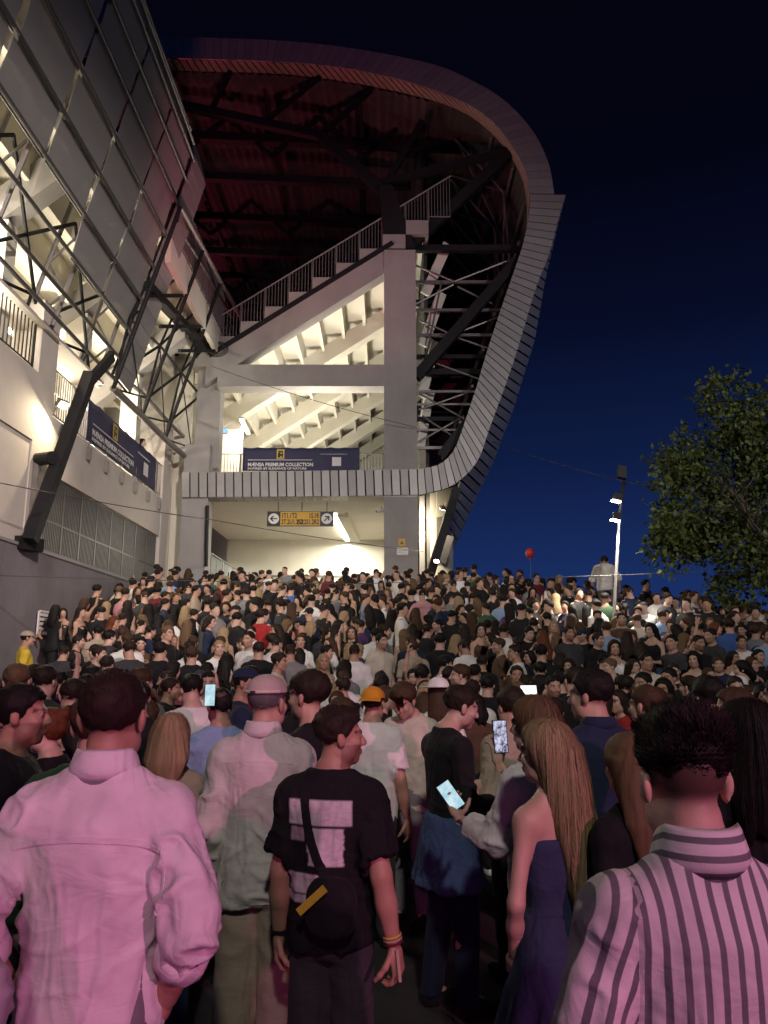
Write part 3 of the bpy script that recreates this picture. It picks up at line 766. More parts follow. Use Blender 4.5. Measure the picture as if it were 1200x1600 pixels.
# big inclined dark strut with its hinge
s0, s1 = PXx(47, 845, XW + 0.35), PXx(141, 585, XW + 0.75)
wb(MB().beam(s0, s1, 0.22, 0.24, (0, 1, 0)), 'inclined_strut', M['steel_dark'])
wb(MB().beam(s1 - (s1 - s0).normalized() * 0.3, s1 + Vector((0.1, 0.9, 0.8)), 0.10, 0.24, (0, 1, 0)), 'strut_head', M['steel_dark'])
wb(MB().beam(PXx(52, 840, XW + 0.04), PXx(62, 715, XW + 0.04), 0.16, 0.4, (0, 1, 0)), 'wall_plate', M['steel_grey'])
wb(MB().tube(PXx(58, 718, XW + 0.02), PXx(82, 715, XW + 0.5), 0.13, 12), 'hinge_pin', M['steel_dark'])
wb(MB().beam(PXx(35, 850, XW + 0.02), PXx(55, 850, XW + 0.3), 0.5, 0.25), 'strut_foot', M['steel_dark'])

# lit lamps on the wing
def lamp(name, label, loc, glow, power, color, direction=(0, 0, -1), size=0.1, kind='flood'):
    t = thing(name, label, 'lamp', loc)
    d = Vector(direction).normalized(); q = d.to_track_quat('-Z', 'Y').to_matrix()
    def T(v): return q @ Vector(v)
    MB().prism([T((-size, -size*0.7, 0.0)), T((size, -size*0.7, 0.0)), T((size, size*0.7, 0.0)), T((-size, size*0.7, 0.0))], T((0, 0, size * 0.8))).build('housing', M['steel_grey'], t)
    MB().prism([T((-size*0.85, -size*0.55, -0.012)), T((size*0.85, -size*0.55, -0.012)), T((size*0.85, size*0.55, -0.012)), T((-size*0.85, size*0.55, -0.012))], T((0, 0, 0.01))).build('lens', M[glow], t)
    MB().tube(T((0, 0, size * 0.8)), T((0, 0, size * 1.8)), size * 0.15, 6).build('bracket', M['steel_grey'], t)
    if power > 0:
        c = Vector(loc) + d * 0.06
        l_ = area(name + '_light', c, c + d, power, color, size * 1.6, size * 1.2)
    return t
p_ = PXx(99, 633, XW + 0.25)
lamp('flood_lamp', 'dazzling lamp under the screen beside the inclined dark strut', p_, 'lamp_glow', 130, (1.0, 0.80, 0.52), (0.65, -0.3, -0.7), 0.12)
def tube_lamp(label, a, b, power, color=(1.0, 0.92, 0.74), down=(0, 0, -1), w=0.12):
    a, b = Vector(a), Vector(b); c = (a + b) / 2
    t = thing('fluorescent_lamp', label, 'lamp', c)
    MB().beam(a - c + Vector((0, 0, 0.06)), b - c + Vector((0, 0, 0.06)), w * 1.3, 0.06).build('tray', M['galv'], t)
    MB().beam(a - c, b - c, w, 0.05).build('tube', M['tube_light'], t)
    d = bpy.data.lights.new('tube_light', 'AREA'); d.shape = 'RECTANGLE'; d.size = (b - a).length; d.size_y = w
    d.energy = power; d.color = color
    o = bpy.data.objects.new('tube_light', d); o.location = c + Vector((0, 0, -0.05))
    x = (b - a).normalized(); z = Vector((0, 0, 1)); y = z.cross(x).normalized(); z = x.cross(y)
    o.rotation_euler = Matrix((x, y, z)).transposed().to_euler()
    COL.objects.link(o)
    return t
tube_lamp('bright fluorescent lamp behind the grey screen panels above the gallery', (-7.6, 11.6, 10.2), (-7.6, 13.0, 10.2), 150)
tube_lamp('fluorescent lamp under the sloping beams above the left banner', (-8.3, 20.6, 8.9), (-8.3, 22.0, 8.9), 150)
tube_lamp('fluorescent lamp in the upper left gallery near the hanging cable coil', (-8.4, 15.2, 9.2), (-8.4, 16.6, 9.2), 150)
tube_lamp('fluorescent lamp inside the barred lower gallery', (-9.0, 19.0, 5.5), (-9.0, 21.0, 5.5), 90)
tube_lamp('fluorescent lamp under the seating steps over the footbridge banner', PY(377, 655, 27.0), PY(388, 678, 29.5), 220)
tube_lamp('fluorescent lamp hidden behind the front sloping beam of the stand', (-3.5, 26.0, 8.6), (-1.2, 26.0, 8.6), 200, down=(0, 0, 1))
tube_lamp('fluorescent lamp deep under the stand seating', (-3.0, 33.0, 9.0), (-0.6, 33.0, 9.0), 200)
for nm, loc_, pw in (('stand_uplight', (-2.2, 26.2, 8.9), 260), ('stand_uplight', (-2.6, 31.0, 8.9), 260), ('stand_uplight', (-2.6, 37.0, 9.0), 200)):
    area(nm, loc_, Vector(loc_) + Vector((0.1, 0, 1)), pw, (1.0, 0.94, 0.80), 2.6, 0.3)
for loc_, pw in (((-8.6, 18.5, 7.3), 750), ((-8.6, 11.5, 7.4), 750)):
    area('gallery_uplight', loc_, Vector(loc_) + Vector((0.3, 0, 1)), pw, (1.0, 0.90, 0.70), 0.3, 3.0)  # added fill without fixtures, brightens the white walls and seating undersides
p_ = G(691, 795, 0.2)
lamp('wall_lamp', 'small glowing lamp on the panels between column and dark strut', p_, 'lamp_glow', 260, (1.0, 0.85, 0.6), (-0.35, 0.55, -0.75), 0.10)
p_ = G(682, 877, -0.4)
lamp('ground_lamp', 'low white lamp at the foot of the dark strut', p_, 'lamp_cool', 25, (1.0, 0.95, 0.85), (0.2, -0.8, 0.2), 0.08)
# red event light from inside the bowl on the roof
l_ = spot('bowl_stage_light', (-14, 50, 6), (-6, 34, 23), 3500, (1.0, 0.09, 0.20), 110, 1.0, 0.8)
l_ = spot('rim_event_light', (-3.5, 15, 7.4), (-0.5, 24.5, 23), 1700, (1.0, 0.27, 0.34), 80, 0.3, 0.9)  # added fill spot in mid-air, reddens the rim and lip panels
ex = PY(347, 673, 26.0)
exs = thing('exit_sign', 'small glowing blue exit sign behind the footbridge railing', 'sign', ex)
MB().box(-0.2, 0.2, 0, 0.05, -0.1, 0.1).build('box', M['galv'], exs)
MB().box(-0.18, 0.18, -0.012, -0.002, -0.08, 0.08).build('panel', M['exit_blue'], exs)

# =================================================================== cables
def cable(label, pts, sag, r=0.011):
    P = []
    for i in range(len(pts) - 1):
        a, b = Vector(pts[i]), Vector(pts[i+1])
        for k in range(16):
            t = k / 16; p = a.lerp(b, t); p.z -= sag * 4 * t * (1 - t); P.append(p)
    P.append(Vector(pts[-1]))
    o = MB().path(P, r, 5).build('overhead_cable', M['cable'], None, True)
    return tag(o, label, 'cable')
cable('thin cable strung from the left strut past the hanging sign to the column', [PXx(-60, 742, -6.4), PY(330, 812, 20), PY(662, 862, 23.9)], 0.05)
cable('thin cable sloping from the steel lattice down across the stand to the column', [PXx(330, 572, -5.4), PY(652, 668, 23.95)], 0.12)
cable('thin cable stretched low over the crowd toward the tree', [PY(-40, 898, 12.5), PY(560, 912, 15), PY(1260, 886, 15)], 0.02, 0.007)
cable('thin dark cable crossing the sky between the stand and the tree', [PY(770, 690, 25), PY(1010, 760, 18), PY(1240, 790, 15)], 0.1, 0.010)

# =================================================================== leaning lamp pole
pb0 = PY(946, 945, 15.6); pb0.z = ground_z(pb0.x, 15.6)
pm = PY(968, 806, 15.6); pt = PY(977, 736, 15.5)
pole = thing('light_pole', 'leaning metal light pole with two lit lamps above the crowd', 'lamp pole', pb0)
MB().tube((0, 0, 0), pm - pb0, 0.04, 10, 0.03).build('pole', M['galv'], pole)
MB().tube(pm - pb0, pt - pb0, 0.035, 8).build('pole_top', M['steel_dark'], pole)
MB().box(-0.14, 0.14, -0.14, 0.14, 0.0, 0.03).build('base_plate', M['galv'], pole)
for (px_, py_), lit in (((965, 777), 1), ((964, 807), 1), ((972, 742), 0)):
    c = PY(px_, py_, 15.45) - pb0
    hx = 0.11 if not lit else 0.10
    hd = MB().prism([c + Vector(v) for v in ((-hx, -0.08, -0.05), (hx*0.6, -0.08, -0.09), (hx*0.8, -0.08, 0.05 if lit else 0.16), (-hx*0.8, -0.08, 0.09 if lit else 0.19))], (0.02, 0.16, 0.0)).build('lamp_head', M['steel_dark'], pole)
    if lit:
        MB().prism([c + Vector(v) for v in ((-0.13, -0.06, -0.055), (0.05, -0.06, -0.095), (0.05, 0.06, -0.095), (-0.13, 0.06, -0.055))], (-0.006, 0, -0.02)).build('lens', M['lamp_cool'], hd)
        cc_ = c + pb0 + Vector((-0.06, -0.02, -0.14))
        spot('pole_lamp_light', cc_, cc_ + Vector((-0.12, 0.05, -1)), 700, (1.0, 0.92, 0.78), 85, 0.05, 0.6)
    MB().tube(c + Vector((0.0, 0, 0)), (pm - pb0).lerp(pt - pb0, 0.02 if py_ > 790 else 0.4 if lit else 0.95), 0.02, 6).build('arm', M['steel_dark'], pole)

# balloon
bc = PY(828, 864, 20.3)
bl = thing('balloon', 'round red balloon floating over the crowd', 'balloon', bc)
bmx = bmesh.new(); bmesh.ops.create_uvsphere(bmx, u_segments=20, v_segments=14, radius=0.115)
for v in bmx.verts: v.co.z *= 1.12 if v.co.z > 0 else 1.25
me = bpy.data.meshes.new('envelope'); bmx.to_mesh(me); bmx.free(); me.shade_smooth()
M['balloon'] = mat('balloon', (0.75, 0.05, 0.035), 0.3, var=0)
me.materials.append(M['balloon']); o = bpy.data.objects.new('envelope', me); o.parent = bl; COL.objects.link(o)
MB().tube((0, 0, -0.14), (0, 0, -0.165), 0.012, 6, 0.02).build('knot', M['balloon'], bl)
MB().path([(0, 0, -0.16), (0.01, 0, -0.4), (-0.01, 0, -0.7)], 0.002, 4).build('string', M['print_white'], bl)

# =================================================================== tree
def make_tree():
    rr = random.Random(5)
    base = Vector((8.3, 15.8, 0)); base.z = ground_z(base.x, base.y)
    t = thing('tree', 'leafy green tree beside the crowd against the night sky', 'tree', base)
    mb = MB(); tips = []
    def limb(p, d, L, r, depth):
        pts = [p]; cur = p.copy(); dd = d.copy()
        for k in range(4):
            dd = (dd + Vector((rr.uniform(-.22, .22), rr.uniform(-.22, .22), rr.uniform(-.06, .14)))).normalized()
            cur = cur + dd * L / 4; pts.append(cur.copy())
        for k in range(4):
            mb.tube(pts[k], pts[k+1], r * (1 - k * 0.15), 7, r * (1 - (k + 1) * 0.15))
        if depth >= 2: tips.extend(pts[1:])
        if depth < 4:
            for q in range(3 if depth else 5):
                az = rr.uniform(0, 6.28)
                nd = (dd * 0.7 + Vector((math.cos(az), math.sin(az), rr.uniform(-0.1, 0.5))) * 0.8).normalized()
                limb(pts[rr.choice((2, 3, 4))], nd, L * rr.uniform(0.6, 0.75), r * 0.5, depth + 1)
    limb(Vector((0, 0, 0)), Vector((0, 0, 1)), 2.6, 0.17, 0)
    mb.build('trunk', mat('bark', (0.06, 0.045, 0.035), 0.9, var=0.3, scale=8, bump=0.5, bscale=30), t)
    # leaf clusters fill an uneven crown
    nr = np.random.default_rng(3)
    cen = []
    C0 = Vector((-0.25, 0, 4.15))
    lr = random.Random(9)
    lobes = [(C0 + Vector((-1.0, 0, 0.7)), 1.05), (C0 + Vector((0.3, -.3, 1.2)), 1.25), (C0 + Vector((-1.5, 0.2, -0.6)), 0.95), (C0 + Vector((-0.5, -0.3, -1.3)), 1.05), (C0 + Vector((0.8, 0.4, -0.3)), 1.6), (C0 + Vector((0.7, -0.2, -1.9)), 1.0), (C0 + Vector((1.9, 0, 1.0)), 1.4)]
    for _ in range(26):
        a_ = lr.uniform(0.3, 6.0); rr_ = lr.uniform(1.7, 2.75)
        lobes.append((C0 + Vector((math.cos(a_) * rr_ * 0.95 - 0.1, lr.uniform(-0.7, 0.7), math.sin(a_) * rr_ * 0.86 - 0.1)), lr.uniform(0.28, 0.55)))
    verts = []; faces = []; tone = []
    for c, r in lobes:
        n = int(125 * r ** 2.2)
        for _ in range(n):
            u = nr.normal(size=3); u /= np.linalg.norm(u); rad = r * nr.uniform(0.45, 1.05)
            pc = np.array(c) + u * rad * np.array([1, 1, 0.85])
            tw = nr.uniform(0.75, 1.25)
            axis = u + nr.normal(size=3) * 0.5; axis[2] -= 0.5; axis /= np.linalg.norm(axis)
            for _l in range(nr.integers(9, 16)):
                p = pc + nr.normal(size=3) * 0.13
                d = axis + nr.normal(size=3) * 0.55; d /= np.linalg.norm(d)
                s = np.cross(d, nr.normal(size=3)); s /= np.linalg.norm(s) + 1e-6
                L_ = nr.uniform(0.08, 0.16); w = L_ * 0.36; nrm = np.cross(d, s)
                b = len(verts)
                verts += [p, p + d * L_ * 0.45 + s * w + nrm * 0.012, p + d * L_, p + d * L_ * 0.45 - s * w + nrm * 0.012]
                faces.append((b, b+1, b+2, b+3)); tone.append(tw * nr.uniform(0.8, 1.2))
    me = bpy.data.meshes.new('crown'); me.from_pydata([tuple(v) for v in verts], [], faces)
    at = me.attributes.new('tone', 'FLOAT', 'FACE'); at.data.foreach_set('value', np.array(tone, np.float32))
    m = bpy.data.materials.new('leaves'); m.use_nodes = True
    N, L = m.node_tree.nodes, m.node_tree.links; b = N['Principled BSDF']
    a = N.new('ShaderNodeAttribute'); a.attribute_name = 'tone'
    mx = N.new('ShaderNodeMix'); mx.data_type = 'RGBA'; mx.blend_type = 'MULTIPLY'; mx.inputs['Factor'].default_value = 1
    mx.inputs['A'].default_value = (0.075, 0.10, 0.022, 1); L.new(a.outputs['Fac'], mx.inputs['B'])
    L.new(mx.outputs['Result'], b.inputs['Base Color']); b.inputs['Roughness'].default_value = 0.55
    tl = N.new('ShaderNodeBsdfTranslucent'); L.new(mx.outputs['Result'], tl.inputs[0])
    ms = N.new('ShaderNodeMixShader'); ms.inputs[0].default_value = 0.3
    L.new(b.outputs[0], ms.inputs[1]); L.new(tl.outputs[0], ms.inputs[2]); L.new(ms.outputs[0], N['Material Output'].inputs['Surface'])
    me.materials.append(m)
    o = bpy.data.objects.new('crown', me); o.parent = t; COL.objects.link(o)
make_tree()

# =================================================================== PEOPLE
# Bodies, hair and clothes are grown as smooth volumes (rounded cones, ellipsoids, lofts) and skinned with surface nets.
NR = np.random.default_rng(11)
_LAT = NR.random((32, 32, 32)).astype(np.float32)
def vnoise(p):
    p = np.asarray(p, np.float32); i = np.floor(p).astype(int); f = p - i; f = f * f * (3 - 2 * f)
    r = 0
    for dx in (0, 1):
        wx = f[..., 0] if dx else 1 - f[..., 0]
        for dy in (0, 1):
            wy = f[..., 1] if dy else 1 - f[..., 1]
            for dz in (0, 1):
                wz = f[..., 2] if dz else 1 - f[..., 2]
                r = r + wx * wy * wz * _LAT[(i[..., 0] + dx) & 31, (i[..., 1] + dy) & 31, (i[..., 2] + dz) & 31]
    return r * 2 - 1
def axis(lo, hi, flo, fhi, fine, coarse):
    a = [lo]
    while a[-1] < hi:
        a.append(a[-1] + (fine if flo <= a[-1] < fhi else coarse))
    return np.array(a, np.float32)

class Field:
    def __init__(s, xs, ys, zs):
        s.ax = (xs, ys, zs); s.F = np.full((len(xs), len(ys), len(zs)), 0.5, np.float32)
    def block(s, lo, hi, m):
        sl = []
        for k in range(3):
            a = np.searchsorted(s.ax[k], lo[k] - m); b = np.searchsorted(s.ax[k], hi[k] + m)
            if b <= a: return None
            sl.append(slice(a, b))
        X = s.ax[0][sl[0]][:, None, None]; Y = s.ax[1][sl[1]][None, :, None]; Z = s.ax[2][sl[2]][None, None, :]
        return tuple(sl), X, Y, Z
    def blend(s, sl, d, k):
        a = s.F[sl]
        if k > 0:
            h = np.maximum(k - np.abs(a - d), 0) / k
            s.F[sl] = np.minimum(a, d) - h * h * k * 0.25
        else: s.F[sl] = np.minimum(a, d)
    def cone(s, p, q, r1, r2, k=0.02, flat=None):
        p = np.array(p, float); q = np.array(q, float); m = max(r1, r2) + 0.05
        b = s.block(np.minimum(p, q), np.maximum(p, q), m)
        if b is None: return
        sl, X, Y, Z = b; d = q - p; L2 = max(float(d @ d), 1e-9)
        px, py, pz = X - p[0], Y - p[1], Z - p[2]
        t = np.clip((px * d[0] + py * d[1] + pz * d[2]) / L2, 0, 1)
        ex, ey, ez = px - t * d[0], py - t * d[1], pz - t * d[2]
        if flat: ey = ey * flat
        s.blend(sl, np.sqrt(ex * ex + ey * ey + ez * ez) - (r1 + (r2 - r1) * t), k)
    def ell(s, c, r, k=0.02, rot=None, sub=False):
        c = np.array(c, float); r = np.array(r, float); m = max(r) + 0.03
        b = s.block(c, c, m)
        if b is None: return
        sl, X, Y, Z = b; x, y, z = X - c[0], Y - c[1], Z - c[2]
        if rot is not None:
            x, y, z = (rot[0][0]*x + rot[1][0]*y + rot[2][0]*z, rot[0][1]*x + rot[1][1]*y + rot[2][1]*z, rot[0][2]*x + rot[1][2]*y + rot[2][2]*z)
        k0 = np.sqrt((x/r[0])**2 + (y/r[1])**2 + (z/r[2])**2); k1 = np.sqrt((x/r[0]**2)**2 + (y/r[1]**2)**2 + (z/r[2]**2)**2)
        d = k0 * (k0 - 1) / np.maximum(k1, 1e-5)
        if sub:
            a = s.F[sl]; h = np.maximum(k - np.abs(a + d), 0) / max(k, 1e-6)
            s.F[sl] = np.maximum(a, -d) + h * h * k * 0.25
        else: s.blend(sl, d, k)
    def loft(s, tab, grow=0.0, k=0.02, pleat=None, power=2.2):
        """tab rows: z, half width, half depth, centre y (and centre x)"""
        tab = np.array(tab, float); z0, z1 = tab[0, 0], tab[-1, 0]
        wm, dm = tab[:, 1].max() + grow, tab[:, 2].max() + grow
        b = s.block((-wm - 0.05, -dm - 0.15, z0), (wm + 0.05, dm + 0.15, z1), 0.05)
        if b is None: return
        sl, X, Y, Z = b; zz = s.ax[2][sl[2]]
        a_ = (np.interp(zz, tab[:, 0], tab[:, 1]) + grow)[None, None, :]; b_ = (np.interp(zz, tab[:, 0], tab[:, 2]) + grow)[None, None, :]
        c_ = np.interp(zz, tab[:, 0], tab[:, 3])[None, None, :]
        cx = np.interp(zz, tab[:, 0], tab[:, 4])[None, None, :] if tab.shape[1] > 4 else 0
        u, v = np.abs((X - cx) / a_), np.abs((Y - c_) / b_)
        kk = (u ** power + v ** power) ** (1 / power)
        if pleat is not None:
            th = np.arctan2(Y - c_, X - cx)
            f = np.clip((pleat[2] - zz) / max(pleat[2] - z0, 1e-3), 0, 1)[None, None, :]
            kk = kk - pleat[1] * f * np.sin(th * pleat[0] + 0.7 * np.sin(3 * th)) 
        d = (kk - 1) * np.minimum(a_, b_)
        d = np.maximum(d, np.maximum(z0 - Z, Z - z1) + 0 * d)
        s.blend(sl, d, k)
    def mesh(s):
        return surface_nets(s.F, *s.ax)

def surface_nets(F, xs, ys, zs):
    nx, ny, nz = F.shape; I = F < 0
    sm = np.zeros((nx-1, ny-1, nz-1), np.int8)
    for a in (0, 1):
        for b in (0, 1):
            for c in (0, 1): sm += I[a:nx-1+a, b:ny-1+b, c:nz-1+c]
    act = (sm > 0) & (sm < 8); ci, cj, ck = np.nonzero(act); n = len(ci)
    pos = np.zeros((n, 3), np.float32); cnt = np.zeros(n, np.float32)
    co = [(a, b, c) for a in (0, 1) for b in (0, 1) for c in (0, 1)]
    val = {o: F[ci+o[0], cj+o[1], ck+o[2]] for o in co}
    P = {o: np.stack([xs[ci+o[0]], ys[cj+o[1]], zs[ck+o[2]]], 1) for o in co}
    for o in co:
        for k in range(3):
            if o[k] == 0:
                e = list(o); e[k] = 1; e = tuple(e)
                a, b = val[o], val[e]; m = (a < 0) != (b < 0)
                t = np.where(m, a / np.where(m, a - b, 1), 0)[:, None]
                pos += np.where(m[:, None], P[o] + (P[e] - P[o]) * t, 0); cnt += m
    pos /= np.maximum(cnt, 1)[:, None]
    idm = np.full(act.shape, -1, np.int32); idm[ci, cj, ck] = np.arange(n)
    quads = []
    for k in range(3):
        A = [slice(None)] * 3; B = [slice(None)] * 3; A[k] = slice(0, -1); B[k] = slice(1, None)
        sgn = I[tuple(A)] != I[tuple(B)]
        u, w = (k + 1) % 3, (k + 2) % 3
        ix = np.array(np.nonzero(sgn))
        lim = [nx, ny, nz]
        ok = (ix[u] >= 1) & (ix[w] >= 1) & (ix[u] < lim[u] - 1) & (ix[w] < lim[w] - 1)
        ix = ix[:, ok]
        flip = ~I[tuple(ix)]
        def cell(du, dw):
            q = ix.copy(); q[u] += du; q[w] += dw; return idm[tuple(q)]
        q = np.stack([cell(-1, -1), cell(0, -1), cell(0, 0), cell(-1, 0)], 1)
        q[flip] = q[flip][:, ::-1]
        quads.append(q)
    q = np.concatenate(quads); q = q[(q >= 0).all(1)]
    return pos, q
def vnormals(v, q):
    n = np.zeros_like(v); f = np.cross(v[q[:, 2]] - v[q[:, 0]], v[q[:, 3]] - v[q[:, 1]])
    for k in range(4): np.add.at(n, q[:, k], f)
    return n / np.maximum(np.linalg.norm(n, axis=1, keepdims=True), 1e-9)
def smooth_mesh(v, q, it=1):
    for _ in range(it):
        s = np.zeros_like(v); c = np.zeros(len(v), np.float32)
        for a, b in ((0, 1), (1, 2), (2, 3), (3, 0)):
            np.add.at(s, q[:, a], v[q[:, b]]); np.add.at(c, q[:, a], 1)
        v = v * 0.5 + 0.5 * s / np.maximum(c, 1)[:, None]
    return v
def np_mesh(name, v, q, tint=None, fl=None):
    me = bpy.data.meshes.new(name)
    if isinstance(q, np.ndarray) and q.shape[1] == 4:
        me.vertices.add(len(v)); me.vertices.foreach_set('co', np.ascontiguousarray(v, np.float32).ravel())
        me.loops.add(len(q) * 4); me.loops.foreach_set('vertex_index', np.ascontiguousarray(q, np.int32).ravel())
        me.polygons.add(len(q)); me.polygons.foreach_set('loop_start', np.arange(len(q), dtype=np.int32) * 4)
        me.update(calc_edges=True)
    else:
        me.from_pydata([tuple(p) for p in v], [], [tuple(f) for f in q])
    if tint is not None:
        a = me.color_attributes.new('tint', 'FLOAT_COLOR', 'POINT')
        a.data.foreach_set('color', np.c_[tint, np.ones(len(v))].astype(np.float32).ravel())
    if fl is not None:
        a = me.attributes.new('sx', 'FLOAT', 'POINT'); a.data.foreach_set('value', fl.astype(np.float32))
    me.shade_smooth()
    return me
def rotz3(a):
    c, s = math.cos(a), math.sin(a); return np.array([[c, -s, 0], [s, c, 0], [0, 0, 1]])
def rotx3(a):
    c, s = math.cos(a), math.sin(a); return np.array([[1, 0, 0], [0, c, -s], [0, s, c]])

# ---- one hand with palm, thumb and four bent fingers; returned in body space
def hand_mesh(w, d, n, side, curl=0.5, res=0.0048, scale=1.0, spread=0.06):
    """w wrist, d direction of the fingers, n direction the palm faces; side +1 right hand, -1 left"""
    d = np.array(d, float); d /= np.linalg.norm(d); n = np.array(n, float); n -= d * (n @ d); n /= np.linalg.norm(n)
    x = np.cross(d, n) * -side                     # towards the thumb
    f = Field(np.arange(-0.075, 0.10, res, dtype=np.float32), np.arange(-0.045, 0.11, res, dtype=np.float32), np.arange(-0.045, 0.215, res, dtype=np.float32))
    f.cone((0, 0, -0.04), (0, 0, 0.02), 0.027, 0.026, 0.02, flat=1.35)
    f.cone((-0.022, 0, 0.02), (-0.024, 0, 0.082), 0.017, 0.014, 0.02); f.cone((0.018, 0, 0.02), (0.024, 0, 0.085), 0.018, 0.014, 0.02)
    f.cone((0, 0, 0.03), (0, 0, 0.085), 0.017, 0.014, 0.02)
    for bx, L, sp in ((0.029, 0.072, 0.10), (0.0095, 0.080, 0.03), (-0.0105, 0.074, -0.05), (-0.029, 0.058, -0.14)):
        p = np.array([bx, 0, 0.088]); a = 0.0
        for j, fr in enumerate((0.46, 0.30, 0.26)):
            a += curl * (0.75, 1.0, 0.7)[j]
            q = p + np.array([math.sin(sp + spread * np.sign(bx)) * math.cos(a), math.sin(a), math.cos(a)]) * L * fr
            f.cone(p, q, 0.0098 - 0.0008 * j, 0.0092 - 0.0010 * j, 0.005); p = q
    p = np.array([0.030, 0.006, 0.022])
    for j, (L, dx, dy) in enumerate(((0.040, 0.75, 0.35), (0.034, 0.45, 0.45 + curl * 0.4), (0.027, 0.2, 0.5 + curl * 0.6))):
        q = p + np.array([dx, dy, 0.75]) / np.linalg.norm([dx, dy, 0.75]) * L
        f.cone(p, q, 0.0135 - 0.0015 * j, 0.0118 - 0.0015 * j, 0.008); p = q
    v, q = f.mesh()
    B = np.stack([x, n, d], 1) * scale
    q = q if np.linalg.det(B) > 0 else q[:, ::-1]
    return (v @ B.T + np.array(w)).astype(np.float32), q

def person_geo(S):
    """S: dict with H (height), sex, build, head yaw/pitch, arms, top, bottom, hair ... -> dict of meshes"""
    H = S.get('H', 1.75); fem = S.get('sex', 'm') == 'f'; bw = S.get('build', 1.0)
    res = S.get('res', 0.016); hres = S.get('hres', 0.009); cres = S.get('cres', res * 0.85)
    out = {}; k = H / 1.76
    # skeleton
    shx = (0.142 if fem else 0.166) * k * (0.5 + 0.5 * bw); shz = (0.815 if fem else 0.82) * H
    A = S.get('arms', {})
    def arm(side):
        sg = 1 if side == 'R' else -1
        e, w = A.get(side, ((0.055, -0.035, -0.295), (0.035, 0.055, -0.255)))
        sh = np.array([sg * shx, -0.014, shz - 0.042 * k]); el = sh + np.array([sg * e[0], e[1], e[2]]) * k; wr = el + np.array([sg * w[0], w[1], w[2]]) * k
        return sh, el, wr
    arms = {s_: arm(s_) for s_ in 'LR'}
    hc = np.array([0, 0.022 + S.get('hfwd', 0.0), H - 0.120 * k]); piv = np.array([0, -0.005, H - 0.235 * k])
    HR = rotz3(S.get('hyaw', 0.0)) @ rotx3(S.get('hpitch', 0.0)); hk = k * S.get('hscale', 1.0)
    def hp(p): return piv + HR @ ((np.array(p) * hk + hc - piv))
    if fem:
        tor = [(.455,.155,.095,-.010),(.50,.172,.112,-.015),(.535,.168,.108,-.012),(.575,.140,.088,.0),(.615,.122,.080,.004),(.66,.132,.088,.006),(.715,.150,.105,.016),(.755,.150,.098,.008),(.79,.148,.082,-.008),(.815,.125,.066,-.012),(.84,.07,.052,-.010),(.86,.048,.048,-.005)]
        neck_r = 0.043
    else:
        tor = [(.455,.155,.100,-.010),(.50,.166,.116,-.014),(.54,.162,.110,-.008),(.58,.150,.102,.002),(.62,.150,.103,.004),(.68,.166,.114,.003),(.74,.178,.122,.0),(.785,.174,.108,-.010),(.815,.148,.082,-.014),(.84,.085,.062,-.012),(.865,.058,.056,-.006)]
        neck_r = 0.054
    tor = np.array([(z * H, a * k * bw * (0.93 if z > 0.6 else 0.97), b * k * bw * 0.96, c * k) for z, a, b, c in tor])
    xa = max(0.24, max(abs(a[j][0]) for a in arms.values() for j in (1, 2)) + 0.09)
    ylo = min(-0.16, min(a[j][1] for a in arms.values() for j in (1, 2)) - 0.08); yhi = max(0.17, max(a[j][1] for a in arms.values() for j in (1, 2)) + 0.1)
    ztop = max(H + 0.03, max(a[2][2] for a in arms.values()) + 0.08)
    gx = axis(-xa, xa, -0.115, 0.115, hres, res); gy = axis(ylo, yhi, -0.13 + min(0, S.get('hfwd', 0)), 0.165 + S.get('hfwd', 0), hres, res); gz = axis(-0.02, ztop, H - 0.27, H + 0.01, hres, res)
    # ---------------- body
    f = Field(gx, gy, gz)
    f.loft(tor, -0.006, 0.03)
    for s_ in 'LR':
        sh, el, wr = arms[s_]; am = S.get('armr', 0.86 if fem else 1.0) * k
        f.ell(sh + np.array([0, 0, -0.008]), (0.053 * am, 0.054 * am, 0.056 * am), 0.05)
        f.cone(sh, el, 0.048 * am, 0.041 * am, 0.04); f.cone(el, el + (wr - el) * 0.45, 0.043 * am, 0.041 * am, 0.02); f.cone(el + (wr - el) * 0.4, wr, 0.042 * am, 0.0285 * am, 0.02)
        sg = 1 if s_ == 'R' else -1
        f.cone((sg * 0.03, -0.022, H * 0.850), sh + np.array([-sg * 0.03, 0, 0.004]), 0.034 * k, 0.044 * k, 0.05)
        hx_ = sg * 0.082 * k; st_ = S.get('stance', 0.0) * sg
        hip, kn, an = np.array([hx_, 0.0, 0.49 * H]), np.array([hx_ * 1.12, 0.012 + st_ * 0.06, 0.275 * H]), np.array([hx_ * 1.2, -0.025 + st_ * 0.12, 0.05 * H])
        f.cone(hip, kn, 0.084 * k * bw, 0.056 * k, 0.03); f.cone(kn, kn + (an - kn) * 0.35 + np.array([0, -0.012, 0]), 0.054 * k, 0.054 * k, 0.03); f.cone(kn + (an - kn) * 0.3, an, 0.053 * k, 0.036 * k, 0.03)
        f.cone(an, an + np.array([sg * 0.015, 0.14, -0.055]), 0.036 * k, 0.028 * k, 0.03)
        if S.get('bust', fem): f.ell((sg * 0.072 * k, 0.085 * k, 0.735 * H), (0.058, 0.05, 0.055), 0.04)
    f.cone((0, -0.02, 0.835 * H), hp((0, -0.022, -0.07)), neck_r * 1.12 * k, neck_r * k, 0.03)
    # head
    E = lambda c, r, kk=0.018, sub=False: f.ell(hp(c), np.array(r) * hk, kk, HR, sub)
    E((0, -0.014, 0.036), (0.076, 0.096, 0.083), 0.02)
    E((0, 0.030, -0.042), (0.060 if not fem else 0.056, 0.064, 0.076), 0.03)
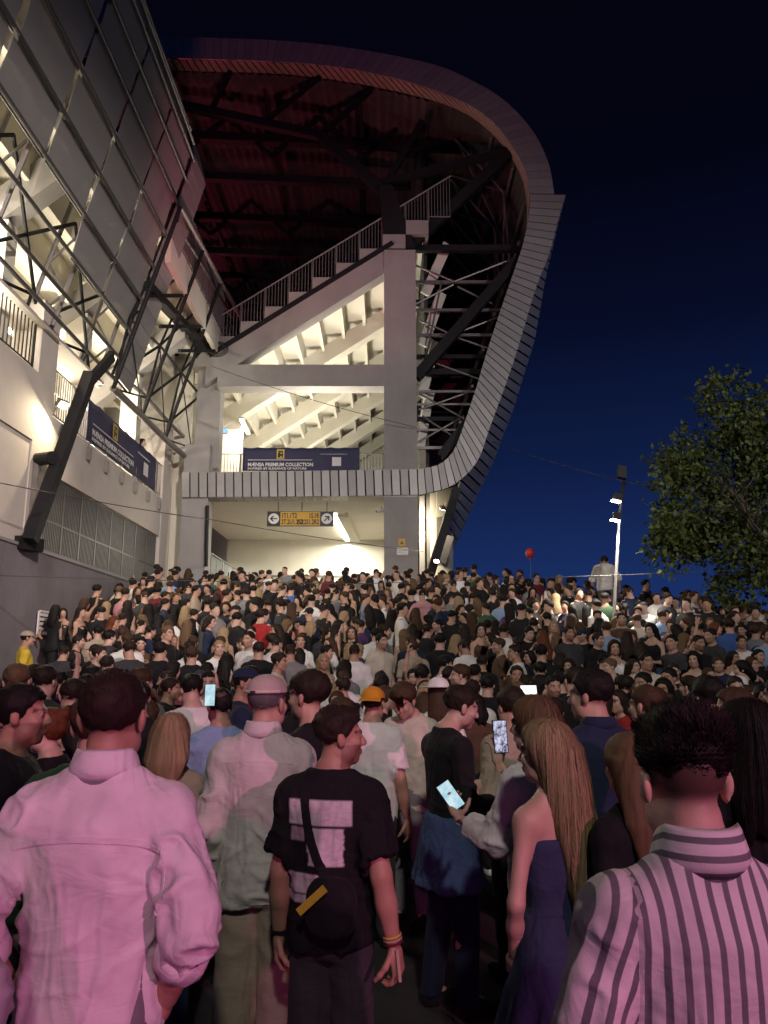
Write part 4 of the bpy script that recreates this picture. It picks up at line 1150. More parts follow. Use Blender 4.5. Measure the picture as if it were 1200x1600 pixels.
    E((0, 0.066, -0.098), (0.026 if not fem else 0.021, 0.022, 0.022), 0.02)
    for sg in (-1, 1):
        E((sg * 0.041, 0.064, -0.026), (0.024, 0.022, 0.022), 0.02)
        E((sg * 0.050, 0.018, -0.072), (0.018, 0.030, 0.024), 0.03)
        E((sg * 0.080, -0.008, -0.012), (0.0085, 0.019, 0.033), 0.006)
        E((sg * 0.087, -0.016, -0.004), (0.007, 0.014, 0.024), 0.006)
        E((sg * 0.031, 0.101, 0.004), (0.017, 0.013, 0.012), 0.010, True)
        E((sg * 0.031, 0.079, 0.004), (0.0135, 0.0125, 0.0125), 0.004)
        E((sg * 0.011, 0.101, -0.034), (0.010, 0.011, 0.008), 0.006)
    f.cone(hp((-0.036, 0.083, 0.021)), hp((0.036, 0.083, 0.021)), 0.011 * hk, 0.011 * hk, 0.015)
    f.cone(hp((0, 0.090, 0.010)), hp((0, 0.113, -0.030)), 0.0085 * hk, 0.0125 * hk, 0.010)
    E((0, 0.093, -0.0615), (0.023, 0.010, 0.0065), 0.006); E((0, 0.091, -0.0735), (0.020, 0.011, 0.007), 0.006)
    v, q = f.mesh(); v = smooth_mesh(v, q, 1)
    hands = S.get('hands', {})
    for s_ in 'LR':
        sg = 1 if s_ == 'R' else -1; sh, el, wr = arms[s_]
        hd = hands.get(s_, {})
        if hd is None: continue
        d = np.array(hd.get('d', wr - el)); n_ = np.array(hd.get('n', (-sg, 0.25, 0.0)))
        hv, hq = hand_mesh(wr + (wr - el) / np.linalg.norm(wr - el) * 0.012, d, n_, sg, hd.get('curl', 0.42), S.get('handres', max(0.0055, hres * 0.8)), (0.92 if fem else 1.02) * k)
        q = np.concatenate([q, hq + len(v)]); v = np.concatenate([v, hv])
    tint = np.ones((len(v), 3), np.float32)
    hl = ((v - piv) @ HR - (hc - piv)) / hk            # head space of every vertex
    x_, y_, z_ = hl[:, 0], hl[:, 1], hl[:, 2]
    inh = (v[:, 2] > H - 0.30) & (np.abs(x_) < 0.1)
    nz = vnoise(v * 30)[:, None]; tint *= 1 + 0.07 * nz
    def setc(mask, c, a=1.0): tint[mask] = tint[mask] * (1 - a) + np.array(c) * a
    front = inh & (y_ > 0.045)
    setc(front & (((x_) / 0.026) ** 2 + ((z_ + 0.068) / 0.013) ** 2 < 1), (1.0, 0.5, 0.5), 0.8)
    if S.get('beard', 0) > 0:
        bd = inh & (z_ < -0.030) & (y_ > -0.01) & (z_ > -0.135) & ~((np.abs(x_) < 0.03) & (z_ > -0.05)) 
        lips = (((x_) / 0.024) ** 2 + ((z_ + 0.068) / 0.011) ** 2 < 1) & front
        setc(bd & ~lips, S.get('beardc', (0.22, 0.18, 0.17)), S['beard'])
    setc(front & (np.abs(np.abs(x_) - 0.032) < 0.022) & (np.abs(z_ - 0.026 + 0.25 * np.abs(np.abs(x_) - 0.03)) < 0.006), (0.16, 0.11, 0.09), 0.85)
    ey = front & (((np.abs(x_) - 0.031) / 0.0145) ** 2 + ((z_ - 0.004) / 0.0075) ** 2 < 1)
    setc(ey, (1.3, 1.8, 2.2)); setc(ey & (np.abs(np.abs(x_) - 0.031) < 0.006), (0.07, 0.06, 0.06))
    setc(front & (((np.abs(x_) - 0.031) / 0.018) ** 2 + ((z_ - 0.008) / 0.012) ** 2 < 1) & ~ey, (0.55, 0.42, 0.42), 0.6)
    if S.get('fade', 0) > 0:                       # close-cropped sides and nape
        hz_ = np.interp(y_, [-0.12, -0.05, 0.0, 0.03], [-0.075, -0.06, -0.02, 0.02])
        g = np.clip((z_ - hz_) / 0.05, 0, 1) * S['fade']
        msk = inh & (y_ < 0.05) & (z_ > hz_) & (np.abs(x_) < 0.082)
        ear = (np.abs(x_) > 0.0775) & (np.abs(z_ + 0.008) < 0.04) & (np.abs(y_ + 0.01) < 0.03)
        msk &= ~ear
        tint[msk] = tint[msk] * (1 - g[msk])[:, None] + np.array([0.16, 0.14, 0.14]) * g[msk][:, None]
    out['body'] = (v, q, tint, None)
    # ---------------- hair
    ht = S.get('hair', 'short')
    if ht:
        thick = min(S.get('hthick', 0.015), 0.004 if S.get('hat') else 1)
        zend = S.get('hair_end', H - 0.62)
        lo = hc[2] - 0.13 if ht in ('short', 'buzz', 'cap', 'bun', 'crop') else zend - 0.02
        wide = 0.15 if ht != 'short' else 0.125
        f = Field(np.arange(-wide - .02, wide + .021, cres_h(S), dtype=np.float32), np.arange(-0.25, 0.2 + S.get('hfwd', 0), cres_h(S), dtype=np.float32), np.arange(lo, H + 0.09, cres_h(S), dtype=np.float32))
        g = np.stack(np.meshgrid(*f.ax, indexing='ij'), -1)
        h = ((g - piv) @ HR - (hc - piv)) / hk; x_, y_, z_ = h[..., 0], h[..., 1], h[..., 2]
        def ed(c, r):
            k0 = np.sqrt(sum(((h[..., i] - c[i]) / r[i]) ** 2 for i in range(3))); k1 = np.sqrt(sum(((h[..., i] - c[i]) / r[i] ** 2) ** 2 for i in range(3)))
            return k0 * (k0 - 1) / np.maximum(k1, 1e-5)
        cran = ed((0, -0.014, 0.036), (0.076, 0.096, 0.083))
        if ht in ('short', 'buzz', 'cap', 'crop'):
            tk = thick * np.clip((z_ + S.get('tkz', 0.05)) / 0.11, 0.10, 1) if ht != 'buzz' else 0.004 + 0 * z_
            d = cran - tk
            hl_ = np.interp(y_, [-0.12, -0.06, -0.02, 0.012, 0.03, 0.062, 0.085, 0.11], S.get('hline', [-0.082, -0.075, -0.030, -0.005, 0.025, 0.062, 0.078, 0.085]))
            hl_ = hl_ + 0.008 * np.sin(x_ * 160 + 1.0)
            d = np.maximum(d, hl_ - z_)
        else:
            d = cran - thick
            hl_ = np.interp(y_, [-0.12, -0.06, -0.02, 0.02, 0.045, 0.065, 0.085, 0.11], [-0.2, -0.2, -0.2, -0.1, 0.045, 0.066, 0.078, 0.085])
            if ht in ('pony', 'bun'): hl_ = np.interp(y_, [-0.12, -0.06, -0.02, 0.02, 0.05, 0.07, 0.09, 0.11], [-0.07, -0.055, 0.0, 0.03, 0.055, 0.07, 0.08, 0.085])
            d = np.maximum(d, hl_ - z_)
            if ht in ('long', 'wavy', 'bob'):
                zz = g[..., 2]; zt = hc[2] + 0.03
                t = np.clip((zt - zz) / max(zt - zend, 0.01), 0, 1); drop = np.clip((zt - zz) / 0.3, 0, 1)
                ca = np.interp(t, [0, 0.25, 0.6, 1], [0.092, min(0.098, S.get('hwide', 0.105) + 0.01), S.get('hwide', 0.105), S.get('hwide', 0.105) * 0.6]); cb = np.interp(t, [0, 0.3, 0.6, 1], [0.092, 0.078, 0.05, 0.024])
                cy = np.interp(t, [0, 0.25, 0.6, 1], [-0.012, -0.045, -0.088, -0.102 + S.get('hback', 0.0)])
                # the curtain follows the head's turn at the top and the back further down
                base = np.array([0, 0, 0]); tw = 1 - np.clip((hc[2] - 0.08 - zz) / 0.2, 0, 1)
                hx0 = (hc - piv); cxw = piv[0] + (HR @ np.array([0, -0.03, 0]))[0] * tw + S.get('hshift', 0.0) * np.clip(t * 1.4, 0, 1)
                gx_, gy_ = g[..., 0] - cxw, g[..., 1] - cy - S.get('hfwd', 0) * tw
                k0 = np.sqrt((gx_ / ca) ** 2 + (gy_ / cb) ** 2); cd = (k0 - 1) * np.minimum(ca, cb)
                cd = np.maximum(cd, np.maximum(zend + 0.05 * vnoise(np.stack([g[..., 0] * 38, 0 * zz, 0 * zz + S.get('seed', 1)], -1)) + 1.2 * gx_ ** 2 - zz, zz - zt))
                # opening for face
                cut = ed((0, 0.105, -0.06), (0.066, 0.105, 0.135)); cd = np.maximum(cd, -cut)
                cd = np.maximum(cd, np.where(zz > hc[2] - 0.13, -1.0, gy_ - 0.02))
                hh = np.maximum(0.03 - np.abs(d - cd), 0) / 0.03; d = np.minimum(d, cd) - hh * hh * 0.0075
            if ht == 'pony':
                pts = [(0, -0.10, 0.06), (0, -0.155, 0.03), (0, -0.155, -0.10), (0.01, -0.125, -0.27)]
                for a, b, r1, r2 in ((0, 1, .022, .032), (1, 2, .034, .036), (2, 3, .036, .012)):
                    p, qv = np.array(pts[a]), np.array(pts[b]); dv = qv - p; t = np.clip(((h - p) @ dv) / (dv @ dv), 0, 1)
                    d = np.minimum(d, np.linalg.norm(h - p - t[..., None] * dv, axis=-1) - (r1 + (r2 - r1) * t))
            if ht == 'bun':
                d = np.minimum(d, ed((0, -0.095, 0.095), (0.042, 0.042, 0.038)))
        f.F = d.astype(np.float32)
        v, q = f.mesh()
        if len(v):
            nrm = vnormals(v, q); th = np.arctan2(v[:, 0], v[:, 1] + 0.03)
            if ht in ('long', 'wavy', 'pony', 'bob'):
                wv = 2.0 if ht == 'wavy' else 0.6
                fl = v[:, 2] * 3.0 + wv * 0.1 * np.sin(v[:, 2] * (26 if ht == 'wavy' else 9) + th * 3)
                dsp = (0.4 if S.get('hat') else 1) * vnoise(np.stack([th * 9 + wv * 0.5 * np.sin(v[:, 2] * (30 if ht == 'wavy' else 8)), v[:, 2] * 2.2, 0 * th + S.get('seed', 1)], 1)) * 0.0045 + vnoise(np.stack([th * 22, v[:, 2] * 3.0, 0 * th + 4.4], 1)) * 0.002
            else:
                dsp = vnoise(v * 60) * (0.001 if S.get('hat') else 0.004) + vnoise(v * 28 + 7) * (0.001 if S.get('hat') else S.get('hrough', 0.006))
            v = (v + nrm * dsp[:, None]).astype(np.float32)
            tone = 1 + 0.18 * vnoise(np.stack([th * 16, v[:, 2] * (2.5 if ht in ('long', 'wavy') else 14), 0 * th], 1))
            out['hair'] = (v, q, np.repeat(tone[:, None], 3, 1), None)
            if S.get('strands'): out['hair'] = add_strands(out['hair'], S, H, hc)
    if ht == 'cap' or S.get('hat'):
        out['cap'] = cap_mesh(S, hp, HR, hk)
    # ---------------- top
    top = S.get('top', 'tee')
    if top:
        gr = S.get('tgrow', 0.014); hem = S.get('hem', 0.46) * H
        f = Field(axis(-xa, xa, 9, 9, cres, cres), axis(ylo, yhi, 9, 9, cres, cres), axis(hem - 0.05, min(ztop, 0.90 * H if max(a[1][2] for a in arms.values()) < 0.9 * H else ztop), 9, 9, cres, cres))
        tt = tor.copy(); m_ = tt[:, 0] < 0.74 * H
        loose = S.get('loose', 0.5)
        if loose:
            wmax = np.interp(0.74 * H, tor[:, 0], tor[:, 1]); dmax = np.interp(0.74 * H, tor[:, 0], tor[:, 2])
            tt[m_, 1] = tt[m_, 1] * (1 - loose) + np.maximum(tt[m_, 1], wmax * 0.98) * loose; tt[m_, 2] = tt[m_, 2] * (1 - loose) + np.maximum(tt[m_, 2], dmax * 0.98) * loose
        tt = np.vstack([[hem - 0.04, *tt[np.argmin(np.abs(tt[:, 0] - hem)), 1:]], tt[tt[:, 0] > hem - 0.035]])
        neck = S.get('neck', 0.860) * H
        strap = top in ('tank', 'tube')
        if strap: tt = tt[tt[:, 0] < (0.80 if top == 'tank' else 0.765) * H]
        f.loft(tt, gr, 0.025)
        for s_ in 'LR':
            sg = 1 if s_ == 'R' else -1; sh, el, wr = arms[s_]; am = (0.86 if fem else 1.0) * k
            if not strap:
                f.ell(sh + np.array([0, 0, -0.010]), np.array((0.054, 0.055, 0.056)) * am + gr * 0.8, 0.05)
                f.cone((sg * 0.03, -0.022, H * 0.850), sh + np.array([-sg * 0.03, 0, 0.004]), 0.034 * k + gr * 0.6, 0.044 * k + gr * 0.8, 0.05)
                sl = S.get('sleeve', 0.62)
                if sl <= 1: 
                    e_ = sh + (el - sh) * sl; f.cone(sh, e_, 0.050 * am + gr * 0.9, 0.049 * am + gr * S.get('slflare', 1.3), 0.03)
                else:
                    f.cone(sh, el, 0.050 * am + gr * 0.9, 0.046 * am + gr * 0.9, 0.03); e_ = el + (wr - el) * (sl - 1); f.cone(el, e_, 0.046 * am + gr * 0.9, 0.037 * am + gr * 0.95, 0.02)
            if top == 'tank':
                f.cone((sg * 0.075, -0.085, 0.765 * H), (sg * 0.085, -0.02, 0.845 * H), 0.016, 0.014, 0.01); f.cone((sg * 0.085, -0.02, 0.845 * H), (sg * 0.075, 0.085, 0.77 * H), 0.014, 0.016, 0.01)
            if S.get('bust', fem): f.ell((sg * 0.072 * k, 0.085 * k, 0.735 * H), np.array((0.058, 0.05, 0.055)) + gr, 0.04)
        X, Y, Z = f.ax[0][:, None, None], f.ax[1][None, :, None], f.ax[2][None, None, :]
        F = f.F; F = np.maximum(F, hem + 0.012 * np.sin(X * 9) - Z)
        if not strap:
            nk = np.sqrt((X / (neck_r * k * 1.22)) ** 2 + ((Y - 0.0) / (neck_r * k * 1.25)) ** 2)
            cutz = neck - 0.55 * np.clip(Y + 0.02, 0, 0.1)
            F = np.maximum(F, np.where(nk < 1.75, Z - cutz, -1))
        for s_ in 'LR':                       # flat sleeve ends
            sh, el, wr = arms[s_]; sl = S.get('sleeve', 0.62)
            if not strap:
                a_, b_ = (sh, el) if sl <= 1 else (el, wr); fr = sl if sl <= 1 else sl - 1
                dv = (b_ - a_) / np.linalg.norm(b_ - a_); e_ = a_ + (b_ - a_) * fr
                pl = (X - e_[0]) * dv[0] + (Y - e_[1]) * dv[1] + (Z - e_[2]) * dv[2]
                near = np.sqrt((X - e_[0]) ** 2 + (Y - e_[1]) ** 2 + (Z - e_[2]) ** 2) < 0.11
                near = near & (np.abs(X) > (np.interp(f.ax[2], tt[:, 0], tt[:, 1]) + gr + 0.004)[None, None, :]) if S.get('arms') is None or np.abs(e_[0]) > 0.15 else near
                F = np.where(near & (pl > -0.02), np.maximum(F, pl), F)
        f.F = F.astype(np.float32)
        v, q = f.mesh(); v = smooth_mesh(v, q, 1); nrm = vnormals(v, q)
        # folds
        amp = S.get('folds', 0.008); sd = S.get('seed', 1) * 3.1
        wv = np.stack([vnoise(v * 4 + sd), vnoise(v * 4 + sd + 9), vnoise(v * 4 + sd + 17)], 1)
        def ridged(p, w=0.22):
            n_ = vnoise(p); return np.exp(-(n_ / w) ** 2) * 1.5 - 0.5
        sgx = np.sign(v[:, 0])
        diag = np.stack([(v[:, 2] + 0.9 * np.abs(v[:, 0])) * 7, (v[:, 2] - 0.7 * np.abs(v[:, 0])) * 2.2 + sgx * 4, v[:, 1] * 3], 1) + wv * 0.9 + sd
        vert = np.stack([v[:, 0] * 11, v[:, 1] * 7, v[:, 2] * 2.2], 1) + wv * 0.8 + sd
        horz = np.stack([v[:, 0] * 3.5, v[:, 1] * 3, v[:, 2] * 13], 1) + wv * 1.0 + sd
        low = np.clip((0.74 * H - v[:, 2]) / 0.22, 0, 1)
        fold = ridged(diag) * (0.15 + 0.7 * low) + ridged(vert) * (0.25 + 0.25 * low) + ridged(horz, 0.16) * 0.35 * low + vnoise(v * 6 + sd) * 0.5
        sx = v[:, 0].copy()
        if not strap:
            aa, bb, cc_ = [np.interp(v[:, 2], tt[:, 0], tt[:, j]) for j in (1, 2, 3)]
            dt = (np.sqrt((v[:, 0] / aa) ** 2 + ((v[:, 1] - cc_) / bb) ** 2) - 1) * np.minimum(aa, bb)
            for s_ in 'LR':
                sh, el, wr = arms[s_]
                for a_, b_, ph in ((sh, el, 0), (el, wr, 1)):
                    dv = (b_ - a_); L = np.linalg.norm(dv); dv = dv / L
                    t = (v - a_) @ dv; tc_ = np.clip(t, 0, L); rad = np.linalg.norm((v - a_) - tc_[:, None] * dv, axis=1)
                    wgt = np.clip((dt - (rad - 0.05 * k)) / 0.02 + 0.5, 0, 1) * (np.sign(v[:, 0]) == (1 if s_ == 'R' else -1)) * np.clip((np.abs(v[:, 0]) - shx + 0.02) / 0.015, 0, 1)
                    if ph: wgt = wgt * np.clip((t + 0.01) / 0.03, 0, 1)
                    if not (wgt > 0).any(): continue
                    per = np.cross(dv, [0, 1, 0]); per /= np.linalg.norm(per); ang = np.arctan2((v - a_) @ np.cross(dv, per), (v - a_) @ per)
                    ring = ridged(np.stack([t * 13, ang * 1.1, 0 * t], 1) + wv * 1.0 + sd + ph, 0.3) * np.clip(0.5 + t / L if ph == 0 else 1.3 - t / L, 0.3, 1.2) + vnoise(v * 8 + sd) * 0.4
                    fold = fold * (1 - wgt) + ring * wgt
                    sx = np.where(wgt > 0.5, ((v - a_) @ per) + 0.013, sx)
        v = (v + nrm * (fold * amp)[:, None]).astype(np.float32)
        out['top'] = (v, q, None, sx)
    # ---------------- bottom
    bt = S.get('bottom', 'trousers')
    if bt:
        br = S.get('bres', cres * 1.1)
        zt = S.get('waist', 0.60) * H
        bot0 = {'trousers': 0.035, 'shorts': 0.27, 'skirt': 0.30, 'dress': 0.33, 'mini': 0.355}[bt] * H
        bot0 = S.get('bhem', bot0 / H) * H
        f = Field(axis(-0.30, 0.30, 9, 9, br, br), axis(-0.26, 0.26, 9, 9, br, br), axis(bot0 - 0.03, zt + 0.03, 9, 9, br, br))
        gr = S.get('bgrow', 0.012)
        if bt in ('trousers', 'shorts'):
            tt = tor[tor[:, 0] < zt + 0.04]
            f.loft(tt, gr, 0.03)
            for sg in (-1, 1):
                hx_ = sg * 0.082 * k; st_ = S.get('stance', 0.0) * sg
                hip, kn, an = np.array([hx_, 0.0, 0.49 * H]), np.array([hx_ * 1.12, 0.012 + st_ * 0.06, 0.275 * H]), np.array([hx_ * 1.2, -0.025 + st_ * 0.12, 0.035 * H])
                lg = S.get('leg', 0.0)
                f.cone(hip, kn, 0.086 * k * bw + gr, 0.060 * k + gr + lg, 0.02); f.cone(kn, an, 0.060 * k + gr + lg, 0.046 * k + gr + lg * 1.2, 0.02)
        else:
            fl_ = S.get('flare', 0.07)
            w0 = np.interp(0.60 * H, tor[:, 0], tor[:, 1]); d0 = np.interp(0.60 * H, tor[:, 0], tor[:, 2]); w1 = np.interp(0.50 * H, tor[:, 0], tor[:, 1]); d1 = np.interp(0.50 * H, tor[:, 0], tor[:, 2])
            tt = np.array([(bot0 - 0.02, w1 + fl_, d1 + fl_, -.01), (0.42 * H, w1 + fl_ * 0.55, d1 + fl_ * 0.55, -.01), (0.50 * H, w1 + 0.008, d1 + 0.008, -.014), (0.56 * H, w1 * 0.9 , d1 * 0.92, -.006), (0.60 * H, w0, d0, 0.002), (zt + 0.04, *[np.interp(zt + 0.04, tor[:, 0], tor[:, j]) for j in (1, 2, 3)])])
            f.loft(tt, gr, 0.02, pleat=(S.get('pleats', 11), S.get('pleatd', 0.05), 0.52 * H))
        Z = f.ax[2][None, None, :]
        f.F = np.maximum(f.F, np.maximum(bot0 - Z, Z - zt)).astype(np.float32)
        v, q = f.mesh(); v = smooth_mesh(v, q, 1); nrm = vnormals(v, q)
        wv = np.stack([vnoise(v * 4 + 2), vnoise(v * 4 + 11), vnoise(v * 4 + 19)], 1)
        a1 = np.stack([v[:, 0] * 10, v[:, 1] * 10, v[:, 2] * (9 if bt == 'trousers' else 3)], 1) + wv * 1.2
        v = (v + nrm * ((1 - 2 * np.abs(vnoise(a1 + S.get('seed', 1)))) * S.get('bfolds', 0.006))[:, None]).astype(np.float32)
        out['bottom'] = (v, q, None, v[:, 0])
    # ---------------- shoes
    if S.get('shoes', True):
        for sg in (-1, 1):
            hx_ = sg * 0.082 * k; st_ = S.get('stance', 0.0) * sg; c = np.array([hx_ * 1.2 + sg * 0.012, 0.045 + st_ * 0.12, 0.0])
            f = Field(np.arange(c[0] - 0.08, c[0] + 0.08, 0.012, dtype=np.float32), np.arange(c[1] - 0.19, c[1] + 0.19, 0.012, dtype=np.float32), np.arange(-0.03, 0.16, 0.012, dtype=np.float32))
            f.ell(c + (0, 0.02, 0.03), (0.046, 0.135, 0.05), 0.03); f.ell(c + (0, -0.06, 0.055), (0.042, 0.062, 0.06), 0.04)
            f.F = np.maximum(f.F, 0.001 - f.ax[2][None, None, :]).astype(np.float32)
            v, q = f.mesh(); out['shoe' + ('R' if sg > 0 else 'L')] = (v, q, None, None)
    out['_info'] = dict(arms=arms, hp=hp, HR=HR, hk=hk, tor=tor, k=k, H=H, neck_r=neck_r, hc=hc)
    return out
def cres_h(S): return S.get('hairres', S.get('hres', 0.009))
def add_strands(hair, S, H, hc):
    v, q, t, _ = hair; n = vnormals(v, q); r = np.random.default_rng(S.get('seed', 1)); kind = S['strands']
    ns = S.get('nstr', 2500); V = []; Q = []; T = []; b = len(v)
    if kind == 'short':
        idx = r.choice(np.nonzero(v[:, 2] > hc[2] + S.get('strz', -0.02))[0], ns)
        comb = np.array(S.get('comb', (0, -0.25, -1.0))); cl = S.get('clump', 9)
        for i in idx:
            p = v[i]; up = np.clip((p[2] - hc[2] - 0.05) / 0.05, 0, 1)
            cb = comb * (1 - up) + np.array(S.get('combtop', (0.1, 1.0, 0.1))) * up
            cn = np.array([vnoise(p * cl + 3), vnoise(p * cl + 13), vnoise(p * cl + 23)])
            tg = cb - n[i] * (cb @ n[i]); tg /= np.linalg.norm(tg) + 1e-6
            d = tg + n[i] * S.get('stn', 0.25) + cn * S.get('clumpa', 0.5) + r.normal(size=3) * S.get('strnd', 0.15); d /= np.linalg.norm(d)
            L = S.get('strl', 0.022) * r.uniform(0.5, 1.15) * (0.45 + 0.55 * up); s = np.cross(d, n[i]); s = s / (np.linalg.norm(s) + 1e-6) * S.get('strw', 0.0011)
            p = p - n[i] * 0.002
            m = p + d * L * 0.5 + n[i] * L * 0.12; e = p + d * L
            V += [p - s, p + s, m + s * 0.9, m - s * 0.9, e + s * 0.25, e - s * 0.25]; Q += [(b, b+1, b+2, b+3), (b+3, b+2, b+4, b+5)]; b += 6
            T += [r.uniform(0.7, 1.5)] * 6
    else:                                            # long: ribbons running down over the surface
        zmin = S.get('hair_end', H - 0.62)
        from mathutils.bvhtree import BVHTree
        bvh = BVHTree.FromPolygons([tuple(p) for p in v], [tuple(f) for f in q])
        idx = r.choice(np.nonzero(v[:, 2] > hc[2] + 0.02)[0], ns)
        for i in idx:
            p = Vector(v[i].tolist()); nn = Vector(n[i].tolist()); lift = r.uniform(0.0005, 0.008); ln = r.uniform(0.55, 1.0); w = r.uniform(0.0005, 0.0012)
            tone = r.uniform(0.8, 1.3); pts = []; st_ = 0.028
            side = Vector((r.normal() * 0.05, 0, 0))
            while p.z > zmin + (hc[2] - zmin) * (1 - ln) * 0.4 - 0.012 and len(pts) < 40:
                pts.append((p + nn * lift, nn.copy()))
                d = Vector((0, 0, -1)) + side; d = d - nn * d.dot(nn)
                if d.length < 0.15: d = Vector((p.x * 2, -0.6, -0.2)) ; d = d - nn * d.dot(nn)
                d.normalize(); p2 = p + d * st_
                hit = bvh.find_nearest(p2, 0.05)
                if hit[0] is None: break
                if hit[0].z > p.z - 0.004 and len(pts) > 3: break
                p, nn = hit[0], hit[1]
            if len(pts) < 4: continue
            m = len(pts)
            for j, (pp, nn) in enumerate(pts):
                tg = (pts[min(j+1, m-1)][0] - pts[max(j-1, 0)][0]).normalized(); s = tg.cross(nn).normalized() * (w * (1 if j < m - 3 else 0.5))
                V += [tuple(pp - s), tuple(pp + s)]; T += [tone] * 2
                if j: Q.append((b + 2*j - 2, b + 2*j - 1, b + 2*j + 1, b + 2*j))
            b += 2 * m
    if V:
        v = np.concatenate([v, np.array(V, np.float32)]); q = np.concatenate([q, np.array(Q, np.int32)]); t = np.concatenate([t, np.repeat(np.array(T)[:, None], 3, 1)])
    return v, q, t, None
def cap_mesh(S, hp, HR, hk):
    kind = S.get('hat', 'cap'); V = []; Q = []
    n = 48; rows = 9
    back = -1 if S.get('cap_back') else 1
    for j in range(rows):
        ph = (j / (rows - 1)) * math.pi / 2
        for i in range(n):
            th = 2 * math.pi * i / n; r = math.cos(ph)
            hz_ = 0.046 + 0.083 * math.sin(ph) if kind != 'flat' else 0.035 + 0.105 * math.sin(ph) ** 0.8
            sm = 1 - 0.022 * max(0, 1 - abs(((th / (math.pi / 3)) % 1) - 0.5) * -14 - 6.2 if False else abs(math.sin(th * 3)) ** 0.35 * -1 + 1) * r; V.append(hp((math.cos(th) * r * 0.091 * sm * (1.04 if kind == 'brimhat' else 1), math.sin(th) * r * 0.109 * sm * (1.04 if kind == 'brimhat' else 1) - 0.012, hz_ + (0.006 if kind == 'brimhat' else 0))))
    for j in range(rows - 1):
        for i in range(n): Q.append((j*n+i, j*n+(i+1) % n, (j+1)*n+(i+1) % n, (j+1)*n+i))
    if kind == 'brimhat':
        b = len(V)
        for rr, zz in ((1.0, 0.05), (1.35, 0.042), (1.75, 0.05)):
            for i in range(n):
                th = 2 * math.pi * i / n; V.append(hp((math.cos(th) * 0.094 * rr, math.sin(th) * 0.113 * rr - 0.012, zz)))
        for j in range(2):
            for i in range(n): Q.append((b+j*n+i, b+j*n+(i+1) % n, b+(j+1)*n+(i+1) % n, b+(j+1)*n+i))
    else:
        b = len(V); m = 13                              # peak
        for rr in (0, 0.5, 1.0):
            for i in range(m):
                a = -0.95 + 1.9 * i / (m - 1)
                yy = (math.cos(a) * 0.113 + rr * 0.075 * math.cos(a * 0.8)) * back - 0.012
                V.append(hp((math.sin(a) * 0.094 * (1 + rr * 0.12), yy, 0.050 - 0.020 * rr - 0.012 * (math.sin(a) ** 2) * rr)))
        for j in range(2):
            for i in range(m - 1): Q.append((b+j*m+i, b+j*m+i+1, b+(j+1)*m+i+1, b+(j+1)*m+i))
    return np.array(V, np.float32), np.array(Q, np.int32), None, None

